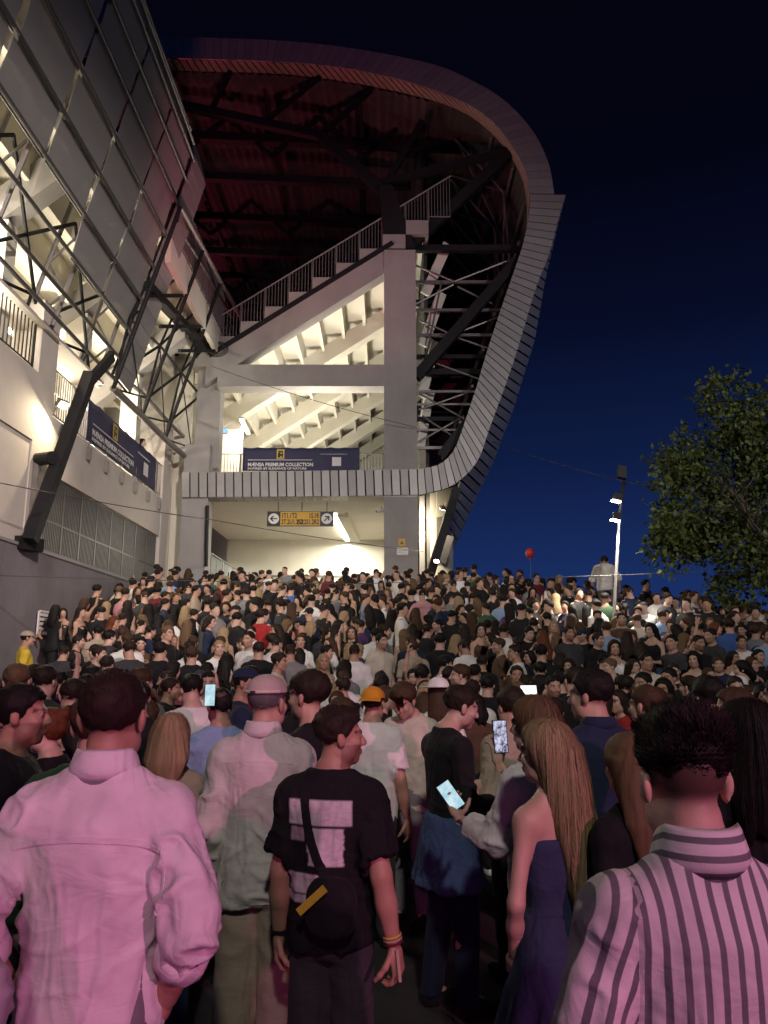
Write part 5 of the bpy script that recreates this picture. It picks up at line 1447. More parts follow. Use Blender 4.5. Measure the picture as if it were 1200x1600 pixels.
# ---- materials for people
def people_mat(name, col, rough, tint=True, sub=0.0, bump=0.0, bscale=300, sheen=0.0, stripes=None, extra=None, spec=0.4, stretch=None, wrinkle=0.0):
    m = bpy.data.materials.new(name); m.use_nodes = True
    N, L = m.node_tree.nodes, m.node_tree.links; b = N['Principled BSDF']
    b.inputs['Roughness'].default_value = rough; b.inputs['Specular IOR Level'].default_value = spec
    if sheen: b.inputs['Sheen Weight'].default_value = sheen; b.inputs['Sheen Roughness'].default_value = 0.5
    if sub:
        b.inputs['Subsurface Weight'].default_value = sub; b.inputs['Subsurface Radius'].default_value = (0.012, 0.005, 0.003); b.inputs['Subsurface Scale'].default_value = 1.0
    col_out = None
    if tint:
        a = N.new('ShaderNodeAttribute'); a.attribute_name = 'tint'
        mx = N.new('ShaderNodeMix'); mx.data_type = 'RGBA'; mx.blend_type = 'MULTIPLY'; mx.inputs['Factor'].default_value = 1
        mx.inputs['A'].default_value = (*col, 1); L.new(a.outputs['Color'], mx.inputs['B']); col_out = mx.outputs['Result']
    else:
        tc = N.new('ShaderNodeTexCoord'); nz = N.new('ShaderNodeTexNoise'); nz.inputs['Scale'].default_value = 9; nz.inputs['Detail'].default_value = 5
        L.new(tc.outputs['Object'], nz.inputs['Vector'])
        mr = N.new('ShaderNodeMapRange'); mr.inputs[1].default_value = 0.3; mr.inputs[2].default_value = 0.7; mr.inputs[3].default_value = 0.88; mr.inputs[4].default_value = 1.1
        L.new(nz.outputs['Fac'], mr.inputs[0])
        mx = N.new('ShaderNodeMix'); mx.data_type = 'RGBA'; mx.blend_type = 'MULTIPLY'; mx.inputs['Factor'].default_value = 1
        mx.inputs['A'].default_value = (*col, 1); L.new(mr.outputs[0], mx.inputs['B']); col_out = mx.outputs['Result']
    if stripes:                                      # (period, width, colour)
        a = N.new('ShaderNodeAttribute'); a.attribute_name = 'sx'
        d = N.new('ShaderNodeMath'); d.operation = 'DIVIDE'; d.inputs[1].default_value = stripes[0]; L.new(a.outputs['Fac'], d.inputs[0])
        fr = N.new('ShaderNodeMath'); fr.operation = 'FRACT'; L.new(d.outputs[0], fr.inputs[0])
        rp = N.new('ShaderNodeValToRGB'); e = rp.color_ramp.elements; e[0].position = stripes[1] - 0.04; e[0].color = (1, 1, 1, 1); e[1].position = stripes[1]; e[1].color = (0, 0, 0, 1)
        e0 = rp.color_ramp.elements.new(0.0); e0.color = (0, 0, 0, 1); e1 = rp.color_ramp.elements.new(0.04); e1.color = (1, 1, 1, 1)
        L.new(fr.outputs[0], rp.inputs[0])
        m2 = N.new('ShaderNodeMix'); m2.data_type = 'RGBA'; L.new(rp.outputs[0], m2.inputs['Factor']); L.new(col_out, m2.inputs['A']); m2.inputs['B'].default_value = (*stripes[2], 1); col_out = m2.outputs['Result']
    if extra: col_out = extra(N, L, col_out)
    L.new(col_out, b.inputs['Base Color'])
    if bump:
        tc = N.new('ShaderNodeTexCoord'); mp = N.new('ShaderNodeMapping'); nz = N.new('ShaderNodeTexNoise'); nz.inputs['Scale'].default_value = bscale; nz.inputs['Detail'].default_value = 3
        if stretch: mp.inputs['Scale'].default_value = stretch
        L.new(tc.outputs['Object'], mp.inputs[0]); L.new(mp.outputs[0], nz.inputs['Vector'])
        bp = N.new('ShaderNodeBump'); bp.inputs['Strength'].default_value = bump; bp.inputs['Distance'].default_value = 0.004
        L.new(nz.outputs['Fac'], bp.inputs['Height']); L.new(bp.outputs[0], b.inputs['Normal'])
        if wrinkle:
            prev = bp
            for sc_, st_, w_ in ((7.0, (1, 1, 0.4), 1.0), (13.0, (0.5, 1, 1.1), 0.4)):
                mp2 = N.new('ShaderNodeMapping'); mp2.inputs['Scale'].default_value = st_; mp2.inputs['Rotation'].default_value = (0, 0.5 if w_ == 1 else -0.6, 0.2)
                n2 = N.new('ShaderNodeTexNoise'); n2.inputs['Scale'].default_value = sc_; n2.inputs['Detail'].default_value = 2.5; n2.inputs['Distortion'].default_value = 0.7
                L.new(tc.outputs['Object'], mp2.inputs[0]); L.new(mp2.outputs[0], n2.inputs['Vector'])
                a1 = N.new('ShaderNodeMath'); a1.operation = 'SUBTRACT'; a1.inputs[1].default_value = 0.5; L.new(n2.outputs['Fac'], a1.inputs[0])
                a2 = N.new('ShaderNodeMath'); a2.operation = 'ABSOLUTE'; L.new(a1.outputs[0], a2.inputs[0])
                a3 = N.new('ShaderNodeMapRange'); a3.inputs[1].default_value = 0.0; a3.inputs[2].default_value = 0.16; a3.inputs[3].default_value = 1.0; a3.inputs[4].default_value = 0.0; a3.interpolation_type = 'SMOOTHSTEP'; L.new(a2.outputs[0], a3.inputs[0])
                b2 = N.new('ShaderNodeBump'); b2.inputs['Strength'].default_value = wrinkle * w_; b2.inputs['Distance'].default_value = 0.012
                L.new(a3.outputs[0], b2.inputs['Height']); L.new(prev.outputs[0], b2.inputs['Normal']); prev = b2
            L.new(prev.outputs[0], b.inputs['Normal'])
    return m
SKIN = [people_mat('skin_a', (0.50, 0.31, 0.23), 0.5, sub=0.12, bump=0.15, bscale=250), people_mat('skin_b', (0.42, 0.245, 0.17), 0.5, sub=0.12, bump=0.15, bscale=250), people_mat('skin_c', (0.56, 0.36, 0.28), 0.48, sub=0.12, bump=0.15, bscale=250)]
HAIRC = {'black': (0.010, 0.008, 0.007), 'dark': (0.022, 0.014, 0.010), 'brown': (0.055, 0.030, 0.017), 'light': (0.13, 0.08, 0.042), 'blond': (0.31, 0.22, 0.125), 'red': (0.12, 0.035, 0.014), 'grey': (0.12, 0.115, 0.11)}
HAIR = {k_: people_mat('hair_' + k_, c_, 0.62, bump=0.6, bscale=330, spec=0.22, stretch=(1, 1, 0.15)) for k_, c_ in HAIRC.items()}
CLOTH = {'black': (0.012, 0.012, 0.014), 'white': (0.78, 0.76, 0.74), 'grey': (0.20, 0.20, 0.21), 'navy': (0.018, 0.026, 0.06), 'beige': (0.40, 0.33, 0.25), 'brown': (0.10, 0.055, 0.035), 'red': (0.36, 0.03, 0.03), 'green': (0.05, 0.10, 0.055),
         'light blue': (0.25, 0.36, 0.55), 'pink': (0.60, 0.30, 0.34), 'charcoal': (0.045, 0.045, 0.05), 'blue': (0.05, 0.11, 0.33), 'cream': (0.58, 0.53, 0.44), 'purple': (0.10, 0.05, 0.14), 'yellow': (0.62, 0.45, 0.05), 'orange': (0.62, 0.27, 0.02), 'denim': (0.035, 0.06, 0.13), 'dark denim': (0.014, 0.02, 0.045), 'maroon': (0.12, 0.02, 0.03)}
CM = {k_: people_mat('cloth_' + k_, c_, 0.85, tint=False, bump=0.25, bscale=420, sheen=0.04, spec=0.2, wrinkle=0.35) for k_, c_ in CLOTH.items()}

PARTNAME = {'hair': 'hair', 'cap': 'cap', 'shoeL': 'shoe', 'shoeR': 'shoe'}
def person_meshes(S):
    geo = person_geo(S); info = geo.pop('_info'); ms = {}
    for k_, (v, q, t, sx) in geo.items():
        ms[k_] = np_mesh(k_, v, q, t, sx if k_ == 'top' else None)
    return ms, info
def place_person(ms, loc, rz, scale, label, mats, names, group=None):
    root = None
    for part in ['body'] + [p for p in ms if p != 'body']:
        me = ms[part]
        if not me.materials: me.materials.append(None)
        o = bpy.data.objects.new('person' if part == 'body' else names.get(part, PARTNAME.get(part, part)), me)
        COL.objects.link(o)
        o.material_slots[0].link = 'OBJECT'; o.material_slots[0].material = mats[part]
        if part == 'body':
            root = o; o.location = loc; o.rotation_euler = (0, 0, rz); o.scale = (scale, scale, scale)
            tag(o, label, 'person', group)
        else: o.parent = root
    return root

# ------------------------------------------------------------------ people standing near the camera, one by one
from mathutils.bvhtree import BVHTree
FG = []                       # (x, y, radius) of everyone placed
def ribbon(name, ms, pts, width, lift, m, parent, from_dir=(0, 1, 0), thick=0.004, part='top', n=28):
    """strip of cloth lying on the garment: pts are (x, z) on the back, projected on the mesh"""
    me = ms[part]; bvh = BVHTree.FromPolygons([v.co[:] for v in me.vertices], [p.vertices[:] for p in me.polygons])
    P = resample([(a, b) for a, b in pts], n); C = []; Nn = []
    d = Vector(from_dir)
    for x, z in P:
        h = bvh.ray_cast(Vector((x, 0, z)) - d * 0.6, d)
        if h[0] is None:
            C.append(None); Nn.append(None)
        else: C.append(h[0]); Nn.append(h[1] if h[1].dot(d) < 0 else -h[1])
    idx = [i for i in range(n) if C[i] is not None]
    C = [C[i] for i in idx]; Nn = [Nn[i] for i in idx]
    C = [sum((C[max(0, min(len(C)-1, i+j))] for j in (-1, 0, 1)), Vector()) / 3 for i in range(len(C))]
    mb = MB(); vs = []
    for i in range(len(C)):
        t = (C[min(i+1, len(C)-1)] - C[max(i-1, 0)]).normalized(); s = t.cross(Nn[i]).normalized() * width / 2
        o_ = C[i] + Nn[i] * lift
        vs += [o_ - s, o_ + s, o_ + s + Nn[i] * thick, o_ - s + Nn[i] * thick]
    fs = []
    for i in range(len(C) - 1):
        for a in range(4):
            b = (a + 1) % 4; fs.append((4*i+a, 4*i+b, 4*i+4+b, 4*i+4+a))
    fs += [(3, 2, 1, 0), tuple(len(vs) - 4 + k for k in range(4))]
    return mb.add(vs, fs).build(name, m, parent, False)
def collar_part(info, m, parent, sx_h=True, r0=1.0, drop=0.0, high=0.044):
    k = info['k']; H = info['H']; nr_ = info['neck_r'] * k; z0 = 0.860 * H - drop
    prof_ = [(1.44, -0.035), (1.40, 0.0), (1.34, high), (1.38, high + 0.006), (1.47, high - 0.003), (1.66, 0.010), (1.72, -0.004), (1.64, -0.012)]
    V = []; Q = []; sx = []; n = 40
    for r_, zz in prof_:
        for i in range(n):
            th = 2 * math.pi * i / n; fy = math.sin(th)
            tilt = -0.035 * (fy + 0.3) * k * (1 if fy > -0.3 else 0)
            V.append((math.cos(th) * nr_ * r_ * r0, fy * nr_ * r_ * 1.06 * r0 - 0.008, z0 + zz * k + tilt)); sx.append(zz + (0.004 if r_ < 1.2 else 0))
    m_ = len(prof_)
    for j in range(m_):
        for i in range(n): Q.append((j*n+i, j*n+(i+1) % n, ((j+1) % m_)*n+(i+1) % n, ((j+1) % m_)*n+i))
    me = np_mesh('collar', np.array(V, np.float32), np.array(Q, np.int32), None, np.array(sx)); me.materials.append(m)
    o = bpy.data.objects.new('collar', me); COL.objects.link(o); o.parent = parent
    return o
def sub(root, prefix): return next(c for c in root.children if c.name.startswith(prefix))
def cuff_part(name, a, b, r, m, parent, rr=1.12):
    a, b = Vector(a), Vector(b); mb = MB(); d = (b - a).normalized(); u = d.orthogonal().normalized(); w = d.cross(u); n = 20; vs = []
    for t, q in ((0, 1.0), (0.05, rr), (0.5, rr * 1.04), (0.95, rr), (1.0, 1.0), (0.9, 0.8)):
        vs += [a.lerp(b, t) + (u * math.cos(6.2832*i/n) + w * math.sin(6.2832*i/n)) * r * q * (1 + 0.03 * math.sin(i * 2.1 + t * 5)) for i in range(n)]
    fs = [(j*n+i, j*n+(i+1) % n, (j+1)*n+(i+1) % n, (j+1)*n+i) for j in range(5) for i in range(n)]
    return mb.add(vs, fs).build(name, m, parent, True)
def fg(px, pytop, Y, S, face, label, mats, names, extra_h=0.0, x=None):
    p = PY(px, pytop, Y); S = dict(S); S['H'] = p.z - extra_h - ground_z(p.x, Y)
    ms, info = person_meshes(S)
    xx = p.x if x is None else x
    root = place_person(ms, (xx, Y, ground_z(xx, Y)), R(face), 1.0, label, mats, names)
    FG.append((xx, Y, 0.44)); return root, ms, info
def outfit(skin, hair, top, bottom, shoe='black', **kw):
    d = {'body': SKIN[skin], 'hair': HAIR[hair] if hair else None, 'top': CM[top] if isinstance(top, str) else top, 'bottom': CM[bottom] if isinstance(bottom, str) else bottom, 'shoeL': CM[shoe], 'shoeR': CM[shoe], 'cap': CM['white']}
    d.update(kw); return d
HI = dict(res=0.017, hres=0.0066, cres=0.0098, bres=0.017, handres=0.0055, hairres=0.0085)
MI = dict(res=0.022, hres=0.0095, cres=0.0155, bres=0.026, handres=0.008, hairres=0.011)

# --- white shirt washed in pink light, back to us
shirt_white = people_mat('shirt_white', (0.74, 0.72, 0.72), 0.85, tint=False, bump=0.35, bscale=500, sheen=0.05, spec=0.2, wrinkle=0.38)
S1 = dict(HI, build=1.02, hair='short', hthick=0.009, hrough=0.002, strands='short', nstr=9000, strl=0.013, strz=-0.085, stn=0.10, clumpa=0.25, fade=0.85, seed=2, top='shirt', sleeve=1.42, tgrow=0.020, loose=0.55, hem=0.42, folds=0.015, neck=0.860,
          arms={'R': ((0.10, -0.11, -0.245), (-0.08, 0.11, -0.20)), 'L': ((0.12, -0.10, -0.24), (-0.08, 0.13, -0.19))}, hands={'R': {'curl': 0.8}, 'L': {'curl': 0.8}}, hyaw=R(-4), cres=0.0088,
          hline=[-0.062, -0.055, -0.010, 0.0, 0.03, 0.062, 0.078, 0.085], tkz=0.09)
p1, m1, i1 = fg(178, 1042, 2.2, S1, 3, 'person with cropped hair in an untucked white shirt with rolled sleeves, back turned', outfit(1, 'dark', shirt_white, 'grey'), {'top': 'shirt', 'bottom': 'trousers'}, 0.012)
collar_part(i1, shirt_white, sub(p1, 'shirt'))
for pts in ([(-0.20, 1.395), (-0.08, 1.415), (0.06, 1.415), (0.195, 1.385)],):
    ribbon('yoke_seam', m1, [(a, b * i1['H'] / 1.84) for a, b in pts], 0.014, 0.0015, shirt_white, sub(p1, 'shirt'), thick=0.003)
for s_ in (-1, 1):
    ribbon('armhole_seam', m1, [(s_ * 0.188, 1.40 * i1['H'] / 1.84), (s_ * 0.196, 1.32 * i1['H'] / 1.84), (s_ * 0.186, 1.24 * i1['H'] / 1.84)], 0.008, -0.001, shirt_white, sub(p1, 'shirt'), thick=0.003)
for s_ in 'LR':
    sh, el, wr = i1['arms'][s_]; cuff_part('rolled_cuff', el + (wr - el) * 0.30, el + (wr - el) * 0.52, 0.060, shirt_white, sub(p1, 'shirt'))
# --- striped shirt
stripe_m = people_mat('shirt_striped', (0.72, 0.70, 0.70), 0.85, tint=False, bump=0.35, bscale=500, spec=0.2, wrinkle=0.38, stripes=(0.030, 0.42, (0.17, 0.17, 0.19)))
S2 = dict(HI, build=0.98, hair='short', hthick=0.022, hrough=0.008, strands='short', nstr=8500, strl=0.034, stn=0.55, clumpa=0.7, clump=16, combtop=(0.2, 0.7, 0.6), comb=(0, 0.1, 0.6), strnd=0.2, strz=0.015, fade=0.95, seed=5, top='shirt', sleeve=1.5, tgrow=0.018, loose=0.5, hem=0.44, folds=0.011, neck=0.860, cres=0.0085, hres=0.0060,
          hline=[0.015, 0.015, 0.018, 0.020, 0.035, 0.062, 0.078, 0.085], tkz=0.0,
          arms={'L': ((0.10, -0.03, -0.27), (-0.06, 0.20, -0.13)), 'R': ((0.09, -0.03, -0.28), (-0.06, 0.2, -0.13))}, hyaw=R(0), hpitch=R(-6))
p2, m2, i2 = fg(1072, 1122, 1.55, S2, 4, 'person in a white shirt with grey vertical stripes, dark spiky hair, back turned', outfit(2, 'black', stripe_m, 'charcoal'), {'top': 'striped_shirt', 'bottom': 'trousers'}, 0.0)
collar_part(i2, stripe_m, sub(p2, 'striped_shirt'), high=0.05)
# --- flat cap, long pale shirt, beige trousers
shirt_pale = people_mat('shirt_pale', (0.62, 0.59, 0.56), 0.85, tint=False, bump=0.35, bscale=450, sheen=0.05, spec=0.2, wrinkle=0.38)
S3 = dict(HI, build=0.96, hair='short', hthick=0.006, hair_seed=3, fade=0.5, seed=9, top='shirt', sleeve=1.95, tgrow=0.026, loose=0.9, hem=0.455, folds=0.011, neck=0.860, hat='cap', bgrow=0.02, leg=0.012,
          arms={'L': ((0.06, -0.05, -0.29), (0.0, 0.12, -0.22)), 'R': ((0.07, -0.03, -0.29), (-0.02, 0.16, -0.2))}, hyaw=R(-18))
p3, m3, i3 = fg(415, 1052, 3.68, S3, -6, 'tall person in a pale cap, long loose white shirt and beige trousers', outfit(0, 'grey', shirt_pale, 'beige', 'brown', cap=people_mat('cap_cloth', (0.46, 0.39, 0.35), 0.9, tint=False, bump=0.6, bscale=260, spec=0.15)), {'top': 'shirt', 'bottom': 'trousers'}, 0.012)
collar_part(i3, shirt_pale, sub(p3, 'shirt'))
def cap_strap(info, m, parent):
    mb = MB(); vs = []; fs = []; n = 30
    for i in range(n + 1):
        th = math.pi * (1.08 + 0.84 * i / n)
        for dr, zz in ((1.02, 0.044), (1.045, 0.045), (1.04, 0.058), (1.015, 0.058)):
            vs.append(tuple(info['hp']((math.cos(th) * 0.091 * dr, math.sin(th) * 0.109 * dr - 0.012, zz))))
    for i in range(n):
        for a in range(4): fs.append((4*i+a, 4*i+(a+1) % 4, 4*i+4+(a+1) % 4, 4*i+4+a))
    mb.add(vs, fs).build('cap_band', m, parent, True)
    for a in (-0.10, 0.0, 0.10):
        c = Vector(info['hp']((math.sin(a) * 0.091, -math.cos(a) * 0.109 * 1.05 - 0.012, 0.051)).tolist())
        MB().box(c.x - 0.004, c.x + 0.004, c.y - 0.003, c.y + 0.003, c.z - 0.005, c.z + 0.005).build('cap_buckle', CM['charcoal'], parent)
cap_strap(i3, CM['cream'], sub(p3, 'cap'))
ribbon('yoke_seam', m3, [(-0.20, 1.43 * i3['H'] / 1.82), (0.0, 1.445 * i3['H'] / 1.82), (0.2, 1.43 * i3['H'] / 1.82)], 0.010, -0.001, shirt_pale, sub(p3, 'shirt'), thick=0.003)
# --- black printed tee with sling bag
def print_extra(N, L, base):
    tc = N.new('ShaderNodeTexCoord'); sp = N.new('ShaderNodeSeparateXYZ'); L.new(tc.outputs['Object'], sp.inputs[0])
    nz = N.new('ShaderNodeTexNoise'); nz.inputs['Scale'].default_value = 26; nz.inputs['Detail'].default_value = 8; nz.inputs['Roughness'].default_value = 0.7; L.new(tc.outputs['Object'], nz.inputs['Vector'])
    def rng(out, lo, hi, soft=0.004):
        a = N.new('ShaderNodeMapRange'); a.inputs[1].default_value = lo - soft; a.inputs[2].default_value = lo + soft; L.new(out, a.inputs[0])
        b = N.new('ShaderNodeMapRange'); b.inputs[1].default_value = hi - soft; b.inputs[2].default_value = hi + soft; b.inputs[3].default_value = 1; b.inputs[4].default_value = 0; L.new(out, b.inputs[0])
        m = N.new('ShaderNodeMath'); m.operation = 'MULTIPLY'; L.new(a.outputs[0], m.inputs[0]); L.new(b.outputs[0], m.inputs[1]); return m.outputs[0]
    def mul(a, b):
        m = N.new('ShaderNodeMath'); m.operation = 'MULTIPLY'; L.new(a, m.inputs[0]); L.new(b, m.inputs[1]); return m.outputs[0]
    back = N.new('ShaderNodeMapRange'); back.inputs[1].default_value = 0.0; back.inputs[2].default_value = -0.02; L.new(sp.outputs['Y'], back.inputs[0])
    wob = N.new('ShaderNodeMath'); wob.operation = 'MULTIPLY_ADD'; wob.inputs[1].default_value = 0.05; L.new(nz.outputs['Fac'], wob.inputs[0]); L.new(sp.outputs['X'], wob.inputs[2])
    tn = N.new('ShaderNodeMapRange'); tn.inputs[1].default_value = 0.35; tn.inputs[2].default_value = 0.62; tn.inputs[3].default_value = 0.72; tn.inputs[4].default_value = 1.0; L.new(nz.outputs['Fac'], tn.inputs[0])
    cur = base
    for x0, x1, z0, z1, c in ((-0.145, 0.110, 1.235, 1.325, (0.62, 0.60, 0.60)), (-0.035, 0.105, 1.09, 1.225, (0.66, 0.64, 0.65)), (-0.125, 0.02, 0.99, 1.06, (0.60, 0.56, 0.58)), (-0.14, 0.09, 0.955, 0.985, (0.5, 0.5, 0.5)), (-0.135, -0.075, 1.175, 1.225, (0.35, 0.28, 0.32))):
        msk = mul(mul(rng(wob.outputs[0] if z0 < 1.1 else sp.outputs['X'], x0, x1), rng(sp.outputs['Z'], z0, z1)), mul(back.outputs[0], tn.outputs[0]))
        m2 = N.new('ShaderNodeMix'); m2.data_type = 'RGBA'; L.new(msk, m2.inputs['Factor']); L.new(cur, m2.inputs['A']); m2.inputs['B'].default_value = (*c, 1); cur = m2.outputs['Result']
    return cur
tee_print = people_mat('tee_print', CLOTH['black'], 0.9, tint=False, bump=0.3, bscale=420, spec=0.2, wrinkle=0.38, extra=print_extra)
S4 = dict(HI, build=0.95, hair='short', hthick=0.018, hrough=0.005, strands='short', nstr=8500, strl=0.016, strz=-0.085, stn=0.2, clumpa=0.6, clump=18, fade=0.8, beard=0.55, seed=12, top='tee', sleeve=0.78, tgrow=0.022, loose=0.6, hem=0.475, folds=0.010, neck=0.862, leg=0.016, bgrow=0.006,
          arms={'L': ((0.045, -0.03, -0.29), (0.02, 0.05, -0.25)), 'R': ((0.065, -0.06, -0.28), (0.045, 0.02, -0.25))}, hyaw=R(-62), hres=0.0060, hscale=0.95, hands={'R': {'curl': 0.8}, 'L': {'curl': 0.7}})
p4, m4, i4 = fg(522, 1100, 3.2, S4, -14, 'person in a black printed t-shirt with a sling bag, bearded face turned right', outfit(1, 'dark', tee_print, 'charcoal'), {'top': 't_shirt', 'bottom': 'trousers'}, 0.012)
h4 = i4['H'] / 1.70
strap_o = ribbon('bag_strap', m4, [(-0.085, 1.42 * h4), (-0.075, 1.34 * h4), (-0.05, 1.22 * h4), (0.0, 1.10 * h4), (0.035, 1.03 * h4)], 0.036, 0.002, CM['black'], p4, thick=0.004)
def blob(name, c, r, m, parent, nf=0.01, res=0.010, cut=None):
    f = Field(np.arange(c[0]-r[0]-.03, c[0]+r[0]+.03, res, dtype=np.float32), np.arange(c[1]-r[1]-.03, c[1]+r[1]+.03, res, dtype=np.float32), np.arange(c[2]-r[2]-.03, c[2]+r[2]+.03, res, dtype=np.float32))
    X, Y, Z = f.ax[0][:, None, None], f.ax[1][None, :, None], f.ax[2][None, None, :]
    f.F = (((np.abs((X-c[0])/r[0])**3 + np.abs((Y-c[1])/r[1])**3 + np.abs((Z-c[2])/r[2])**3) ** (1/3) - 1) * min(r)).astype(np.float32)
    v, q = f.mesh(); n = vnormals(v, q); v = (v + n * (vnoise(v * 18) * nf)[:, None]).astype(np.float32)
    me = np_mesh(name, v, q); me.materials.append(m); o = bpy.data.objects.new(name, me); COL.objects.link(o); o.parent = parent; return o
bag_o = blob('sling_bag', (0.055, -0.185, 0.99 * h4), (0.095, 0.05, 0.10), CM['black'], p4)
MB().beam((-0.045, -0.248, 0.985 * h4), (0.055, -0.252, 1.075 * h4), 0.006, 0.028, (0.3, 0, 1)).build('yellow_tag', CM['yellow'], bag_o)
sh, el, wr = i4['arms']['R']
for j, c_ in enumerate(('yellow', 'beige', 'maroon')):
    cuff_part('wristband', el + (wr - el) * (0.86 + 0.05 * j), el + (wr - el) * (0.895 + 0.05 * j), 0.033, CM[c_], p4, 1.05)
MB().beam(Vector(wr.tolist()) + Vector((0.02, -0.03, -0.01)), Vector(wr.tolist()) + Vector((0.035, -0.045, -0.11)), 0.012, 0.003).build('wristband_tail', CM['beige'], p4)
sh, el, wr = i4['arms']['L']
cuff_part('watch', el + (wr - el) * 0.93, el + (wr - el) * 0.985, 0.032, CM['black'], p4, 1.1)
# --- black jumper, denim jacket round the waist
S5 = dict(HI, build=1.0, hair='short', hthick=0.012, strands='short', nstr=4500, strl=0.013, strz=-0.085, stn=0.15, fade=0.8, beard=0.25, seed=15, top='tee', sleeve=1.95, tgrow=0.014, loose=0.35, hem=0.55, folds=0.007, stance=0.5, hpitch=R(-14), hyaw=R(-8), hfwd=0.03,
          arms={'L': ((0.04, 0.06, -0.29), (-0.02, 0.2, 0.02)), 'R': ((0.05, 0.0, -0.29), (-0.05, 0.2, -0.02))})
p5, m5, i5 = fg(700, 1068, 4.6, S5, -66, 'person in a black jumper with a denim jacket tied round the waist, seen sideways', outfit(2, 'dark', 'black', 'dark denim'), {'top': 'jumper', 'bottom': 'jeans'}, 0.0)
def wrap_part(S, info, m, parent, hem, waist, flare, name, pleats=7, pleatd=0.07):
    S = dict(S, top=None, hair=None, hat=None, shoes=False, bottom='skirt', bhem=hem, waist=waist, flare=flare, pleats=pleats, pleatd=pleatd, bgrow=0.026, bfolds=0.012, H=info['H'])
    g = person_geo(S); v, q, _, _ = g['bottom']; me = np_mesh(name, v, q); me.materials.append(m); o = bpy.data.objects.new(name, me); COL.objects.link(o); o.parent = parent; return o
wrap_part(S5, i5, people_mat('denim_jacket', (0.055, 0.095, 0.20), 0.85, tint=False, bump=0.4, bscale=300, spec=0.2, wrinkle=0.6), p5, 0.37, 0.585, 0.055, 'tied_denim_jacket')
# --- blond hair, strapless denim dress
denim_dress = people_mat('denim_dress', (0.034, 0.044, 0.098), 0.8, tint=False, wrinkle=0.4, bump=0.45, bscale=300, spec=0.25)
S6 = dict(HI, sex='f', hair='long', hthick=0.020, hair_end=0.98, hwide=0.078, hshift=0.055, strands='long', nstr=2800, armr=0.76, seed=21, top='tube', hem=0.57, tgrow=0.010, loose=0.0, folds=0.004, bottom='mini', waist=0.60, bhem=0.355, flare=0.085, pleats=12, pleatd=0.07, bgrow=0.014, hyaw=R(28),
          arms={'L': ((0.075, -0.03, -0.285), (-0.06, 0.12, -0.22)), 'R': ((0.03, 0.03, -0.29), (-0.06, 0.18, -0.16))})
p6, m6, i6 = fg(858, 1130, 3.0, S6, 24, 'person with long blond hair in a strapless dark denim mini dress', outfit(2, 'blond', denim_dress, denim_dress), {'top': 'dress_bodice', 'bottom': 'dress_skirt'}, 0.0)
# --- white blouse, two hands with phones
S7 = dict(HI, sex='f', hair='long', hthick=0.022, hair_end=1.30, strands='long', nstr=1300, armr=0.76, seed=24, top='shirt', sleeve=1.7, tgrow=0.024, loose=0.7, hem=0.53, folds=0.010, bottom='shorts', bhem=0.40, hyaw=R(20),
          arms={'L': ((0.06, 0.10, -0.25), (0.02, 0.24, 0.06)), 'R': ((-0.02, 0.20, -0.16), (-0.12, 0.10, 0.20))}, hands={'L': {'curl': 0.7, 'd': (0.2, 0.8, 0.5), 'n': (0.3, -0.3, 1)}, 'R': {'curl': 0.75, 'd': (-0.1, 0.1, 1), 'n': (0.0, 1.0, 0.0)}})
p7, m7, i7 = fg(838, 1092, 3.55, S7, 30, 'person in a loose white blouse and shorts holding up a phone', outfit(2, 'light', shirt_white, 'charcoal', cap=None), {'top': 'blouse', 'bottom': 'shorts'}, 0.0)
def phone(label, px, py, Y, h, w, tilt, yaw, screen):
    c = PY(px, py, Y); t = thing('phone', label, 'phone', c); t.rotation_euler = (tilt, 0, yaw)
    MB().box(-w/2, w/2, 0, 0.009, -h/2, h/2).build('case', M['black_plastic'], t)
    MB().box(-w/2 + 0.004, w/2 - 0.004, -0.0015, -0.0003, -h/2 + 0.004, h/2 - 0.004).build('screen', screen, t)
    return t
def screen_m(name, c1, c2, scale, strength, wave=False):
    m = bpy.data.materials.new(name); m.use_nodes = True; N, L = m.node_tree.nodes, m.node_tree.links; b = N['Principled BSDF']
    tc = N.new('ShaderNodeTexCoord'); nz = N.new('ShaderNodeTexNoise'); nz.inputs['Scale'].default_value = scale; nz.inputs['Detail'].default_value = 6; nz.inputs['Roughness'].default_value = 0.7
    L.new(tc.outputs['Object'], nz.inputs['Vector']); rp = N.new('ShaderNodeValToRGB'); e = rp.color_ramp.elements; e[0].position = 0.4; e[0].color = (*c1, 1); e[1].position = 0.62; e[1].color = (*c2, 1)
    L.new(nz.outputs['Fac'], rp.inputs[0]); L.new(rp.outputs[0], b.inputs['Emission Color']); b.inputs['Emission Strength'].default_value = strength; b.inputs['Base Color'].default_value = (0.01, 0.01, 0.01, 1); b.inputs['Roughness'].default_value = 0.15
    return m
ph1 = phone('phone held upright filming, its screen showing a bright picture', 779, 1132, 3.26, 0.152, 0.072, R(-8), R(14), screen_m('screen_filming', (0.02, 0.02, 0.06), (0.75, 0.75, 1.0), 34, 1.0))
scm = screen_m('screen_chat', (0.35, 0.65, 0.8), (0.75, 0.95, 1.0), 18, 0.9)
ph2 = phone('phone held low and slanted with a pale blue screen', 757, 1197, 3.22, 0.15, 0.072, R(-38), R(10), scm)
ph2.rotation_euler = (R(-40), R(-32), R(8))
bpy.context.view_layer.update()
for ph_, s_, off in ((ph1, 'R', (0.0, -0.005, 0.13)), (ph2, 'L', (0.0, 0.07, 0.085))):
    wr_ = Vector(i7['arms'][s_][2].tolist()) + Vector(off)
    ph_.location = p7.matrix_world @ wr_
